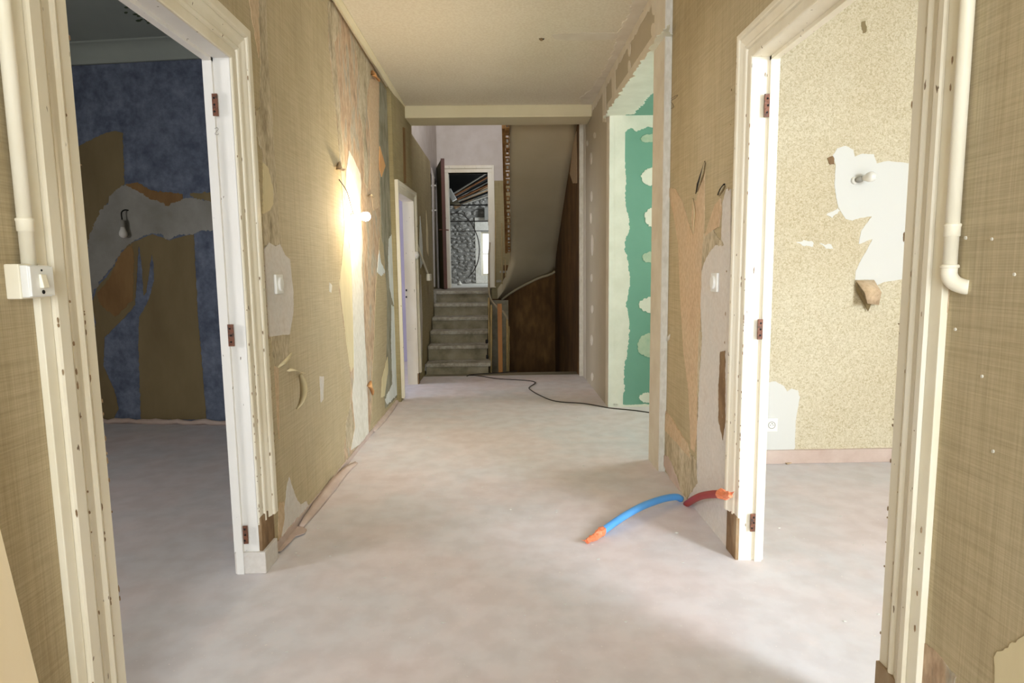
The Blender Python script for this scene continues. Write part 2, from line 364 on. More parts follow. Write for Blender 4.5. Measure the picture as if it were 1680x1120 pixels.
# ---------------- right (floral) room
wf = struct(box('wall_floral_room_far', XR+T, 3.5, 3.67, 3.679, 0, 2.83, 'floral'))
struct(boxes('wall_floral_room_right', [(3.5, 3.6, -1.6, -1.55, 0, 2.9), (3.5, 3.6, -.15, 3.77, 0, 2.9), (3.5, 3.6, -1.55, -.15, 0, .75), (3.5, 3.6, -1.55, -.15, 2.35, 2.9)], 'floral'))
window('window_3', 3.52, 3.58, -1.55, -.15, .75, 2.35, 'X')
struct(box('wall_floral_room_near', XR+T, 3.5, -1.7, -1.6, 0, 2.9, 'floral'))
struct(box('ceiling_floral_room', XR+T, 3.6, -1.7, 3.77, 2.83, 2.9, 'white'))
bbr = struct(box('baseboard_floral_room', XR+T, 3.5, 3.652, 3.671, 0, .085, 'base_dust', None, .003))

# ---------------- stair hall
YB = 10.2
sd = struct(boxes('wall_stair_far', [(-.84, -.18, YB, YB+.15, 2.79, 5.0), (-1.2, -.84, YB, YB+.15, .7, 5.0), (-.18, 1.0, YB, YB+.15, 2.66, 5.0)], 'stairwhite'))
struct(box('wall_stair_far_olive', -.09, .16, YB-.002, YB+.15, .7, 2.66, 'wp_olive'))
struct(boxes('wall_stair_far_brown', [(.04, .9, YB-.1, YB-.003, -1.6, 1.3), (-1.2, .04, YB-.1, YB-.003, -1.6, .75)], 'brown_wall'))
struct(box('wall_landing_end', -.19, -.085, YB-.004, YB+.15, .6, .955, 'wp_olive'))
struct(box('wall_stair_left_white', -1.15, -1.009, 6.64, YB, 2.64, 5.0, 'stairwhite'))
struct(box('wall_stair_left_lower', -1.15, -1.05, 8.3, YB, -.2, 2.64, 'wp_olive'))
wsr = struct(box('wall_stair_right', .88, .98, 6.951, YB+.1, -1.7, 5.0, 'brown_wall'))
struct(box('wall_stair_right_upper', .926, 1.056, 6.6, 6.951, ZC+.001, 5.0, 'stairwhite'))
struct(box('ceiling_stair', -1.2, 1.0, 6.5, YB+.2, 5.0, 5.1, 'stairwhite'))
struct(box('wall_stair_near', -1.2, 1.05, 6.52, 6.62, ZC+.0, 5.0, 'stairwhite'))
struct(box('floor_stairwell', -1.2, 1.0, 7.25, YB+.1, -1.7, -1.6, 'dark'))  # near-black colour stands in for the darkness of the void below
struct(box('wall_stairwell_below', -1.2, .88, 7.0, 7.049, -1.7, -.2, 'brown_wall'))
struct(box('wall_stairwell_left', -1.2, -1.02, 7.05, YB, -1.7, -.2, 'brown_wall'))
landing = struct(box('floor_landing', -1.05, -.165, 8.53, YB+.15, .76, .937, 'tread'))

# stair flight
st = thing('staircase', 'short flight of worn grey steps climbing from the hall to the attic landing', 'stairs', (-.54, 7.14, 0))
TR = [(7.142, .138), (7.40, .316), (7.665, .468), (7.915, .622), (8.185, .783), (8.49, .94)]
zprev = -.2
for k, (y, z) in enumerate(TR):
    xr = -.136 if k == 0 else -.168
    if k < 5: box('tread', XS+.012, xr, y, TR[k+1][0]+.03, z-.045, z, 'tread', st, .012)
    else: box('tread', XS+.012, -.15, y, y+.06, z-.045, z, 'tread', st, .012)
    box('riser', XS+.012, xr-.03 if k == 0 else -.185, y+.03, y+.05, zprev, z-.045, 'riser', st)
    zprev = z
# broken stringer side on the open edge
bm = bmesh.new()
for k, (y, z) in enumerate(TR[:-1]): B(bm, -.2, -.186, y+.05, TR[k+1][0]+.04, -1.4, z-.05)
obj('stringer', bm, 'riser', st)
for (px, py) in ((797, 560), (798, 585)):
    c = onX((px+1, py), -.18)
    bm = bmesh.new(); revolve(bm, c-Vector((0, .0, 0)), (1, 0, 0), [(-.01, .02), (.0, .026), (.014, .022), (.02, .01)], 10)
    obj('broken_edge', bm, 'dark', st)

# ---------------- soffit of the upper flight
outer = [(.88, 6.64, 2.83), (.88, 7.1, 2.83), (.88, 7.36, 2.74), (.88, 8.24, 2.34), (.88, 9.27, 1.78), (.88, 9.8, 1.48), (.88, 10.09, 1.2), (.6, 10.09, 1.09), (.35, 10.09, .97), (.17, 10.09, .87), (.0, 10.09, .75)]
inner = [(.11, 6.64, 2.83), (.115, 7.1, 2.83), (.12, 7.36, 2.74), (.128, 8.1, 2.38), (.145, 9.1, 1.86), (.15, 9.4, 1.55), (.148, 9.5, 1.34), (.12, 9.55, 1.15), (.07, 9.6, .98), (.02, 9.65, .88), (-.06, 9.7, .77)]
so = spline(outer, 4); si = spline(inner, 4)
bm = bmesh.new(); low = []; NX = 8
for p, q in zip(si, so):
    row = []
    for k in range(NX+1):
        t = k/NX; v = p.lerp(q, t); v.z += -.0*math.sin(t*math.pi); row.append(bm.verts.new(v))
    low.append(row)
top = [[bm.verts.new(v.co+Vector((0, 0, .16))) for v in r] for r in low]
for i in range(len(low)-1):
    for k in range(NX):
        bm.faces.new((low[i][k], low[i][k+1], low[i+1][k+1], low[i+1][k])); bm.faces.new((top[i][k], top[i+1][k], top[i+1][k+1], top[i][k+1]))
    bm.faces.new((low[i][0], low[i+1][0], top[i+1][0], top[i][0])); bm.faces.new((low[i][NX], top[i][NX], top[i+1][NX], low[i+1][NX]))
bm.faces.new(low[0]+top[0][::-1]); bm.faces.new(low[-1][::-1]+top[-1])
sf = struct(obj('ceiling_stair_soffit', bm, 'soffit', None, True))
for p in sf.data.polygons: p.use_smooth = abs(p.normal.z) > .3
# the pale moulding where soffit meets the far wall
bm = bmesh.new(); tube(bm, [p+Vector((0, -.015, -.01)) for p in so[24:]], .02, 8); obj('edge_moulding', bm, 'soffit', sf, True)
# torn edge: timber stringer and broken hollow clay blocks
bm = bmesh.new(); pts = si[5:22]
a_ = [[bm.verts.new(p+Vector((dx, 0, dz))) for dx, dz in ((-.085, -.02), (-.05, -.02), (-.05, .12), (-.085, .12))] for p in pts]
for r1, r2 in zip(a_, a_[1:]):
    for k in range(4): bm.faces.new((r1[k], r1[(k+1) % 4], r2[(k+1) % 4], r2[k]))
bm.faces.new(a_[0]); bm.faces.new(a_[-1][::-1]); obj('torn_edge_board', bm, 'clay', sf)
bm = bmesh.new()
for (x0, x1, z0, z1) in ((-.024, .024, .018, .028), (-.024, .024, -.028, -.018), (-.024, -.014, -.018, .018), (.014, .024, -.018, .018)): B(bm, x0, x1, -.03, .03, z0, z1)
blk = None
def along(t):
    s = t*(len(pts)-1); i = min(int(s), len(pts)-2); return pts[i].lerp(pts[i+1], s-i)
first = obj('broken_clay_block', bm, 'clay', sf)
bm = bmesh.new(); B(bm, -.013, .013, .0, .02, -.017, .017, .004); plug = obj('plaster_plug', bm, 'filler', sf)
for k in range(25):
    p = along((k+.4)/25)+Vector((-.026, -.03, .0))
    b = first if k == 0 else first.copy()
    if k: C.objects.link(b); b.parent = sf
    b.location = p; b.rotation_euler = (random.uniform(-.2, .2), random.uniform(-.15, .15), random.uniform(-.1, .1)); b.scale = (1, 1, random.uniform(.9, 1.35))
    if k % 3 != 1:
        c = plug if k == 0 else plug.copy()
        if k: C.objects.link(c); c.parent = sf
        c.location = p; c.scale = (1, 1, b.scale.z)
# right wall beyond the plasterboard: torn paper near the top
patch(wsr, 'torn_wallpaper', 'kraft', [(940, 235), (946, 215), (947, 300), (940, 300), (935, 285)], 'X', .88, .003)
# white chalk marks on the far brown wall
# ================================================================== DOORS
def casing(parent, name, X, sgn, y0, y1, zt, prof, m, zbot=(0, 0)):
    """moulded casing in three mitred pieces. prof: (outward, proud); sgn = direction of proud (+1 → +X)"""
    path = [(y0, zbot[0], -1, 0), (y0, zt, -1, 1), (y1, zt, 1, 1), (y1, zbot[1], 1, 0)]
    n = len(prof)
    for i, nm in ((0, name), (1, 'head_'+name), (2, name)):
        bm = bmesh.new(); ends = []
        for (y, z, oy, oz) in (path[i], path[i+1]):
            ends.append([bm.verts.new((X+sgn*h, y+oy*w, z+oz*w)) for w, h in prof])
        for k in range(n-1): bm.faces.new((ends[0][k], ends[0][k+1], ends[1][k+1], ends[1][k]))
        bm.faces.new((ends[0][n-1], ends[0][0], ends[1][0], ends[1][n-1]))
        bm.faces.new(ends[0]); bm.faces.new(ends[1][::-1])
        obj(nm, bm, m, parent)
PL_ = [(0, -.002), (0, .005), (.004, .008), (.034, .008), (.037, .004), (.041, .004), (.044, .012), (.052, .015), (.058, .012), (.061, .008), (.066, .009), (.082, .013), (.094, .018), (.1, .02), (.103, .016), (.107, .016), (.110, .024), (.116, .027), (.146, .027), (.15, .023), (.15, -.002)]
PR_ = [(0, -.002), (0, .005), (.004, .008), (.032, .008), (.035, .004), (.039, .004), (.042, .012), (.05, .015), (.056, .012), (.059, .008), (.074, .014), (.085, .018), (.088, .015), (.092, .022), (.097, .024), (.112, .024), (.115, .02), (.115, -.002)]
# door 1 (left)
d1 = struct(boxes('door_1', [(XL-T-.012, XL-.001, D1[0]-.02, D1[0], 0, D1[2]), (XL-T-.012, XL-.001, D1[1], D1[1]+.02, 0, D1[2]), (XL-T-.012, XL-.001, D1[0]-.02, D1[1]+.02, D1[2], D1[2]+.02)], 'paint_white'))
casing(d1, 'casing', XL, 1, D1[0], D1[1], D1[2], PL_, 'paint', (0, .2))
# rebate stop on jambs
boxes('door_stop', [(XL-T+.0, XL-.062, D1[1]-.014, D1[1]+.001, 0, D1[2]), (XL-T, XL-.062, D1[0]-.001, D1[0]+.014, 0, D1[2]), (XL-T, XL-.062, D1[0], D1[1], D1[2]-.014, D1[2]+.001)], 'paint_white', d1)
bm = bmesh.new(); B(bm, XL-.002, XL+.012, D1[1]+.001, D1[1]+.135, .085, .23, .003); obj('bare_backing', bm, 'bare', d1)
bm = bmesh.new(); B(bm, XL-.098, XL+.026, D1[1]-.012, D1[1]+.125, .0, .09, .004); obj('plinth_block', bm, 'plaster', d1)
def hinge(parent, px, Y, hgt=.085, wid=.022, m='rust'):
    c = onY(px, Y)
    r = []
    bm = bmesh.new(); B(bm, c.x-wid/2, c.x+wid/2, Y-.003, Y+.002, c.z-hgt/2, c.z+hgt/2, .001); o = obj('hinge_plate', bm, m, parent)
    bm = bmesh.new()
    for dz in (-.3, 0, .3): revolve(bm, (c.x+random.uniform(-.004, .004), Y-.002, c.z+dz*hgt), (0, -1, 0), [(0, .0045), (.003, .0035), (.0035, .001)], 8)
    obj('hinge_screws', bm, 'dark', o)
hinge(d1, (353, 172), D1[1]-.014, .08, .02)
hinge(d1, (379, 550), D1[1]-.014, .085, .022)
hinge(d1, (403, 877), D1[1]-.014, .075, .018)
# flat outer strip + conduit beside it (left)
box('outer_strip', XL, XL+.016, 1.318, 1.349, 0, ZC, 'paint_pipe', d1, .002)
# door 3 (right)
d3 = struct(boxes('door_3', [(XR+.001, XR+T+.012, 1.443, 1.463, 0, 1.993), (XR+.001, XR+T+.012, 2.412, 2.432, 0, 1.993), (XR+.001, XR+T+.012, 1.443, 2.432, 1.993, 2.013)], 'paint'))
casing(d3, 'casing', XR, -1, 1.463, 2.412, 1.993, PR_, 'paint', (.19, .18))
boxes('door_stop', [(XR+.062, XR+T, 2.398, 2.413, 0, 1.993), (XR+.062, XR+T, 1.462, 1.477, 0, 1.993), (XR+.062, XR+T, 1.463, 2.412, 1.979, 1.994)], 'paint', d3)
box('bare_backing', XR-.012, XR+.002, 2.413, 2.52, 0, .185, 'bare', d3, .002)
box('bare_backing', XR-.016, XR+.002, 1.36, 1.462, 0, .195, 'bare', d3, .002)
for pp, hh in (((1258, 173), .085), ((1247, 540), .08), ((1235, 857), .075)): hinge(d3, pp, 2.398, hh, .02)
box('outer_strip', XR-.016, XR, 1.312, 1.347, 0, ZC, 'paint_pipe', d3, .002)
# door 2 (lilac room)
P2 = [(0, 0), (0, .012), (.05, .014), (.056, .022), (.07, .022), (.08, .03), (.1, .03), (.1, 0)]
d2 = struct(boxes('door_2', [(XS-.105, XS-.001, D2[0]-.02, D2[0], 0, D2[2]), (XS-.105, XS-.001, D2[1], D2[1]+.02, 0, D2[2]), (XS-.105, XS-.001, D2[0]-.02, D2[1]+.02, D2[2], D2[2]+.02)], 'paint'))
casing(d2, 'casing', XS, 1, D2[0], D2[1], D2[2], P2, 'paint', (.03, .12))
for py in (476, 487): hinge(d2, (667.5, py), D2[1]-.001, .02, .014, 'dark')
box('bare_backing', XS, XS+.012, D2[1]+.005, D2[1]+.08, 0, .12, 'bare', d2)
def chips(parent, X, sgn, y0, y1, zt, n, rnd=random.Random(5)):
    bm = bmesh.new()
    for k in range(n):
        e, so_ = rnd.choice(((y0, -1), (y1, 1))); z = rnd.uniform(.25, zt) if rnd.random() < .5 else rnd.uniform(.2, 1.2)
        dy = rnd.choice((0, .0, .036, .103, .15))*so_; px_ = {0: .008, .036: .0085, .103: .024, .15: .027}[abs(dy)]
        a, b = rnd.uniform(.0012, .003), rnd.uniform(.002, .012)
        s0 = len(bm.verts); bmesh.ops.create_icosphere(bm, subdivisions=1, radius=1); bm.verts.ensure_lookup_table()
        for v in list(bm.verts)[s0:]: v.co = Vector((X+sgn*(px_-.001)+v.co.x*.002, e+dy+v.co.y*a, z+v.co.z*b*rnd.uniform(.6, 1.2)))
    o = obj('paint_chips', bm, 'bare', parent); o['kind'] = 'stuff'
chips(d1, XL, 1, D1[0], D1[1], D1[2], 90)
chips(d3, XR, -1, 1.463, 2.412, 1.993, 80)
# attic door frame and leaf (door_4)
d4 = struct(boxes('door_4', [(-.90, -.83, YB-.03, YB+.16, .937, 2.79), (-.195, -.12, YB-.03, YB+.16, .937, 2.79), (-.90, -.12, YB-.03, YB+.16, 2.79, 2.85)], 'paint', None, .004))
boxes('casing', [(-1.0, -.90, YB-.045, YB+.0, .937, 2.9), (-.12, -.09, YB-.045, YB+.0, .937, 2.9), (-.90, -.12, YB-.045, YB, 2.85, 2.9)], 'paint', d4, .004)
box('strike_plate', -.2, -.195+.001, YB-.01, YB+.03, 1.95, 2.05, 'bare', d4)
lf = thing('attic_door', 'dark red-brown attic door leaf swung open against the left wall at the top of the steps', 'door', (-.97, 9.45, .945))
bm = bmesh.new(); ang = math.radians(4)
def leafbox(bm, u0, u1, t0, t1, z0, z1, bev=0):
    s = len(bm.verts); B(bm, t0, t1, u0, u1, z0, z1, bev); bm.verts.ensure_lookup_table()
    for v in list(bm.verts)[s:]:
        u, t = v.co.y, v.co.x
        v.co.x = -.955+u*.19+t; v.co.y = YB-.09-u*.97
leafbox(bm, 0, .70, -.055, -.04, .945, 2.86); obj('outer_face', bm, 'olive_door', lf)
bm = bmesh.new(); leafbox(bm, .70, .715, -.055, .0, .945, 2.88, .003); obj('edge', bm, 'redwood', lf)
bm = bmesh.new(); leafbox(bm, 0, .70, -.04, 0, .945, 2.86); obj('panel', bm, 'redwood', lf)
h = onY((733, 376), 9.4)
bm = bmesh.new(); tube(bm, [(-.93, 9.5, h.z), (-.86, 9.5, h.z), (-.85, 9.5, h.z), (-.79, 9.52, h.z-.005)], .009, 8); obj('handle', bm, 'rust', lf)
for py in (300, 342):
    c = onY((714, py), 9.3); bm = bmesh.new(); tube(bm, [(-1.045, 9.6, c.z), (-.97, 9.58, c.z+.0)], .013, 8); obj('hinge_pin', bm, 'filler', lf)

# ================================================================== ATTIC ROOM beyond
YA = 14.2
ZA = .937
struct(box('floor_attic', -3, 2.2, YB+.151, YA, .76, ZA-.004, 'filler'))
aw = onY((790, 452), YA); awt = onY((803, 380), YA)
wx0, wx1, wz0, wz1 = aw.x, aw.x+.42, aw.z, awt.z
wa = struct(boxes('wall_attic_far', [(-3, wx0, YA, YA+.3, ZA-.2, 4.4), (wx1, 2.2, YA, YA+.3, ZA-.2, 4.4), (wx0, wx1, YA, YA+.3, ZA-.2, wz0), (wx0, wx1, YA, YA+.3, wz1, 4.4)], 'mortar'))
struct(boxes('wall_attic_sides', [(-3.1, -3, YB, YA+.3, ZA-.2, 4.4), (2.2, 2.3, YB, YA+.3, ZA-.2, 4.4)], 'mortar'))
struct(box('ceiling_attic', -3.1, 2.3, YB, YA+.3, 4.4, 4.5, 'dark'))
struct(boxes('wall_attic_near', [(-3, -1.2, YB, YB+.15, .7, 4.4), (1.0, 2.2, YB, YB+.15, .7, 4.4)], 'mortar'))
# window in the attic wall with pale reveal
wn4 = window('window_4', wx0, wx1, YA+.06, YA+.11, wz0, wz1, 'Y')
box('glazing_bar', wx0+.04, wx1-.04, YA+.07, YA+.1, (wz0+wz1)/2-.012, (wz0+wz1)/2+.012, 'paint', wn4)
boxes('pale_surround', [(wx0-.13, wx0+.002, YA-.03, YA+.05, ZA, wz1+.32), (wx0, wx1+.1, YA-.03, YA+.05, wz1, wz1+.32), (wx0, wx1+.1, YA-.03, YA+.05, ZA, wz0)], 'filler', wn4, .006)
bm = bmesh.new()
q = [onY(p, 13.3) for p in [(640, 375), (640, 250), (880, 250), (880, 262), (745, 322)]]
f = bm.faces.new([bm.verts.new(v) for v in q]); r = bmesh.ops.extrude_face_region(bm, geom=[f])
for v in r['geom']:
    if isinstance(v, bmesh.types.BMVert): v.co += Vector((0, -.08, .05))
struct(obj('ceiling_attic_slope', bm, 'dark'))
# rubble stones: individual for the larger, nearest ones
cubes = []
for v in range(6):
    bm = bmesh.new(); bmesh.ops.create_icosphere(bm, subdivisions=1, radius=.5)
    for q in bm.verts: q.co *= random.uniform(.78, 1.12); q.co.x = max(-.47, min(.47, q.co.x)); q.co.z = max(-.42, min(.42, q.co.z))
    me = bpy.data.meshes.new('stone'); bm.to_mesh(me); bm.free(); me.materials.append(Mt['stone']); cubes.append(me)
z = ZA+.02; cnt = 0
while z < 3.0 and cnt < 290:
    hgt = random.uniform(.06, .11); x = -1.25-random.random()*.1
    while x < wx0-.16 or (z > wz1+.36 and x < .1):
        wdt = random.uniform(.08, .2)
        if cnt < 295:
            o = bpy.data.objects.new('stone', random.choice(cubes)); C.objects.link(o); o.parent = wa
            o.location = (x+wdt/2, YA+.0, z+hgt/2+random.uniform(-.03, .03)); o.scale = (wdt*random.uniform(.9, 1.2), .05+random.random()*.05, hgt*random.uniform(.8, 1.4))
            o.rotation_euler = (0, random.uniform(-.5, .5), 0); cnt += 1
        x += wdt
    z += hgt
# roof timbers leaning overhead, seen through the door
def onYp(px, py, Y): return onY((px, py), Y)
rt = thing('stacked_roof_battens', 'bundle of long reddish and pale battens slung below the attic roof', 'battens', tuple(onYp(742, 322, 13)))
for k in range(7):
    a = onYp(744+k*2, 318+k*3.0, 12.6); b = onYp(800+k*4, 283+k*5.0, 12.6)
    d = (b-a); bm = bmesh.new(); tube(bm, [a, a+d*1.2], .021 if k % 2 else .017, 4)
    obj('batten', bm, ['batten_pale', 'oldbatten', 'dark', 'oldbatten', 'batten_pale', 'dark', 'batten_pale'][k], rt)
c = onYp(741, 320, 12.5)
bm = bmesh.new(); B(bm, -.05, .05, -.06, .06, -.12, .12, .01)
bmesh.ops.rotate(bm, verts=bm.verts, matrix=Matrix.Rotation(-.5, 3, 'Y')); bmesh.ops.translate(bm, verts=bm.verts, vec=c)
tag(obj('plastic_box', bm, 'plastic'), 'small pale box wedged at the lower end of the attic battens', 'box')
def bar(name, p, q, r, m, seg=4, parent=None, label=None, cat=None):
    bm = bmesh.new(); tube(bm, [p, q], r, seg); o = obj(name, bm, m, parent)
    if label: tag(o, label, cat)
    return o
bar('roof_beam', onYp(744, 338, 13), onYp(812, 300, 13), .075, 'bare', 4, None, 'thick grey roof timber slanting beneath the battens in the attic', 'beam')
c = onYp(745, 331, 12.7)
bm = bmesh.new(); B(bm, -.13, .13, -.05, .05, -.06, .06, .008); bmesh.ops.rotate(bm, verts=bm.verts, matrix=Matrix.Rotation(-.18, 3, 'Y')); bmesh.ops.translate(bm, verts=bm.verts, vec=c)
tag(obj('timber_offcut', bm, 'riser'), 'short grey timber block end under the attic roof beam', 'timber')
bar('attic_rail', onYp(700, 348, 13.2), onYp(812, 318, 13.2), .012, 'batten_pale', 6, None, 'thin pale batten running slantwise below the thick roof timber', 'batten')
for i, (py, lb) in enumerate(((336.5, 'uppermost dark steel rod crossing the attic in front of the stone wall'), (363, 'middle steel rod crossing the attic in front of the stone wall'), (379, 'lowest and thinnest steel rod crossing the attic'))):
    a = onYp(690, py, 12.4); b = onYp(830, py, 12.4)
    bar('tie_rod', Vector((-3, 12.4, a.z)), Vector((2.2, 12.4, b.z)), (.012, .011, .007)[i], ('dark', 'cable', 'cable')[i], 6, None, lb, 'rod')['group'] = 'steel tie rods'
bm = bmesh.new(); tube(bm, spline([onYp(735, 352, 14.0), onYp(755, 350, 14.0), onYp(770, 362, 14.0), onYp(781, 382, 14.0), onYp(786, 402, 14.0), onYp(785, 425, 14.0), onYp(778, 443, 14.0), onYp(768, 455, 14.0)], 5), .011, 6)
tag(obj('attic_cable', bm, 'cable'), 'black cable looping in a big arc across the rubble stone wall', 'cable')
bm = bmesh.new(); c = onYp(799, 350, 14.05); B(bm, c.x-.06, c.x+.1, 14.05, 14.12, c.z-.14, c.z+.14, .01)
tag(obj('fuse_cabinet', bm, 'greyplaster'), 'grey cabinet fixed high on the attic stone wall above the window', 'cabinet')
bm = bmesh.new(); c = onYp(754, 466, 12.6); revolve(bm, (c.x, c.y, ZA), (0, .3, 1), [(0, .05), (.03, .045), (.07, .02), (.09, .006)], 8)
tag(obj('plaster_lump', bm, 'filler'), 'small pale lump of plaster lying on the attic floor', 'rubble')

# ================================================================== LEFT WALL LAYERS
LP = lambda name, m, pts, lift=.002, jit=.008: patch(wl, name, m, pts, 'X', XL, lift, jit)
LP('torn_wallpaper', 'kraft', [(405, -20), (424, -20), (428, 60), (424, 95), (420, 70), (413, 30)])
LP('scraped_plaster', 'dirty', [(424, -20), (435, -20), (438, 80), (445, 180), (450, 260), (456, 345), (457, 365), (461, 402), (432, 404), (430, 350), (432, 290), (431, 250), (419, 222), (415, 190), (426, 175), (427, 100), (424, 40)], .003)
LP('torn_wallpaper', 'cream_paper', [(431, 268), (438, 275), (446, 305), (447, 335), (440, 347), (430, 350)], .004)
LP('plaster_patch', 'plaster', [(433, 408), (440, 398), (450, 404), (458, 400), (466, 418), (474, 425), (476, 445), (480, 480), (480, 510), (476, 535), (474, 548), (441, 552), (438, 500), (434, 440)], .005, .003)
LP('scraped_plaster', 'dirty', [(441, 549), (474, 547), (473, 606), (469, 604), (465, 590), (455, 604), (451, 600), (447, 580)], .0035)
LP('torn_wallpaper', 'kraft', [(449, 600), (456, 600), (457.5, 720), (455, 700), (452, 640)], .003, .003)
LP('scraped_plaster', 'plaster', [(474, 782), (478, 795), (487, 820), (492, 826), (502, 822), (506, 830), (470, 868), (459, 885), (458, 850), (467, 830), (470, 800)], .0025, .006)
LP('torn_wallpaper', 'kraft', [(457, 825), (465, 822), (466, 850), (459, 885), (456, 890)], .003, .004)
LP('mottled_backing', 'peach', [(538, 2), (545, 2), (622, 128), (621, 250), (623, 330), (624, 400), (620, 450), (616, 540), (612, 640), (608, 690), (606, 708), (566, 755), (564, 735), (572, 690), (576, 640), (573, 590), (562, 520), (556, 470), (560, 430), (565, 380), (562, 330), (558, 270), (552, 190), (544, 120), (538, 60)], .002)
LP('scraped_plaster', 'dirty', [(538, 2), (546, 4), (556, 28), (553, 60), (548, 70), (553, 130), (558, 200), (565, 255), (564, 272), (558, 272), (552, 190), (544, 120), (538, 50)], .0035)
LP('scraped_plaster', 'dirty', [(580, 62), (600, 95), (610, 115), (602, 150), (598, 200), (604, 270), (603, 310), (597, 300), (596, 220), (588, 180), (590, 130)], .0035, .008)
LP('torn_wallpaper', 'kraft', [(606, 130), (620, 130), (620, 180), (619, 250), (621, 340), (612, 345), (606, 300), (608, 230), (602, 180)], .0045)
LP('filler_patch', 'filler', [(572, 247), (580, 262), (590, 285), (592, 300), (590, 330), (594, 400), (592, 440), (595, 470), (596, 520), (598, 560), (602, 640), (603, 690), (604, 712), (590, 728), (575, 738), (582, 700), (577, 650), (580, 620), (579, 540), (577, 470), (574, 420), (570, 350), (566, 320), (567, 280)], .005, .004)
LP('torn_wallpaper', 'cream_paper', [(565, 370), (574, 420), (577, 470), (579, 560), (580, 600), (575, 610), (568, 560), (560, 500), (556, 465), (560, 430)], .0035, .004)
LP('scraped_plaster', 'dirty', [(567, 695), (575, 660), (580, 700), (576, 733), (567, 735)], .0035)
LP('wallpaper_remnant', 'wp', [(622, 390), (628, 400), (634, 480), (634, 560), (630, 640), (624, 668), (614, 686), (610, 692), (610, 620), (614, 540), (616, 470), (620, 430)], .004)
LP('scraped_coat', 'grey_olive', [(622, 130), (640, 160), (643, 240), (646, 300), (650, 380), (655, 500), (657, 560), (657, 640), (650, 652), (632, 670), (630, 640), (634, 560), (634, 480), (627, 420), (624, 340), (622, 250)], .003)
LP('chalky_scraping', 'bluish', [(637, 392), (645, 380), (650, 420), (652, 480), (645, 500), (638, 470), (636, 425)], .0045, .014)
LP('chalky_scraping', 'bluish', [(642, 500), (650, 508), (655, 600), (653, 645), (634, 664), (631, 655), (643, 630), (641, 560)], .0045, .014)
LP('chalky_scraping', 'bluish', [(621, 410), (624, 430), (631, 446), (624, 453), (618, 446)], .006, .01)
LP('torn_wallpaper', 'cream_paper', [(635, 585), (636, 605), (630, 650), (624, 652), (626, 620)], .006)
LP('torn_wallpaper', 'orange_kraft', [(622, 240), (631, 272), (625, 290), (621.5, 275)], .008, .003)
LP('filler_smear', 'filler', [(540, 463), (544, 468), (543, 480), (540, 478)], .003, .004)
LP('scuff', 'plaster', [(524, 617), (531, 617), (530, 655), (526, 660)], .0022, .004)
LP('dark_crack', 'dark', [(642.3, 158), (643.8, 158), (649.5, 296), (648, 296)], .006, .002)
# near-left wall: torn paper flaps that stand off the wall
def flap(parent, name, pxs, X, wpx, m, lift, parts=None):
    pts = []
    n = len(pxs)
    for i, p in enumerate(pxs):
        t = i/(n-1); pts.append(onX(p, X+math.copysign(lift*math.sin(t*2.6)+.004, -X)))
    pts = spline(pts, 5); k = len(pts)
    bm = bmesh.new(); ws = []
    for i in range(k):
        t = i/(k-1); d = (pts[min(i+1, k-1)]-pts[max(i-1, 0)]).normalized()
        s = d.cross(Vector((1, 0, 0))).normalized()
        ws.append((s*.45+Vector((math.copysign(1, -X), 0, 0))).normalized()*wpx*1.3*(.15+math.sin(math.pi*min(1, t*.85+.12))))
    ribbon(bm, pts, ws, (math.copysign(1, -X), 0, 0), .0012)
    return obj(name, bm, m, parent, True)
cu = flap(None, 'wallpaper_curl', [(472, 609), (482, 606), (492, 610), (501, 612)], XL, .02, 'cream_paper', .03)
tag(cu, 'small torn cream wallpaper curl sticking out above the long hanging curl on the left wall', 'paper curl')
cu = flap(None, 'wallpaper_curl', [(492, 613), (497, 628), (498, 645), (494, 660), (487, 671)], XL, .028, 'cream_paper', .05)
tag(cu, 'long sickle-shaped cream wallpaper curl hanging on the left wall below the switch', 'paper curl')
flap(wl, 'paper_flap', [(555, 266), (556, 276), (560, 279), (566, 277)], XL, .03, 'kraft', .03)
flap(wl, 'paper_flap', [(604, 321), (608, 320), (614, 324)], XL, .02, 'cream_paper', .03)
flap(wl, 'paper_flap', [(607, 625), (606, 632), (610, 640), (611, 648)], XL, .03, 'orange_kraft', .03)
flap(wl, 'paper_flap', [(456, 603), (464, 596), (472, 588), (478, 578)], XL, .012, 'cream_paper', .02)
flap(wl, 'paper_flap', [(609, 116), (613, 124), (618, 128), (622, 134)], XL, .04, 'orange_kraft', .03)
patch(wl, 'dust_band', 'base_dust', [(2.55, 0), (5.64, 0), (5.64, .02), (4.4, .035), (3.4, .03), (2.55, .05)], 'X', XL, .0062, .008, True)
# stair-side wall
SP = lambda name, m, pts, lift=.002, jit=.008: patch(wl2, name, m, pts, 'X', XS, lift, jit)
SP('pale_scrape', 'bluish', [(689, 355), (692, 385), (694, 430), (690, 440), (688, 400)], .003, .012)
SP('pale_scrape', 'cream_paper', [(699, 345), (702, 380), (703, 420), (700, 410)], .003, .012)
SP('pale_edge', 'plaster', [(708, 275), (712, 290), (713, 400), (714, 470), (712, 470), (710, 380)], .003, .008)
SP('pale_scrape', 'plaster', [(690, 450), (693, 520), (692, 610), (688.5, 612), (689, 520)], .003, .006)
SP('brown_stain', 'tan_orange', [(664, 208), (667, 210), (669, 300), (666, 300)], .002, .004)
patch(wl2, 'plaster_lump', 'plaster', [(698, 597), (703, 600), (702, 610), (697, 608)], 'X', XS, .006, .004)
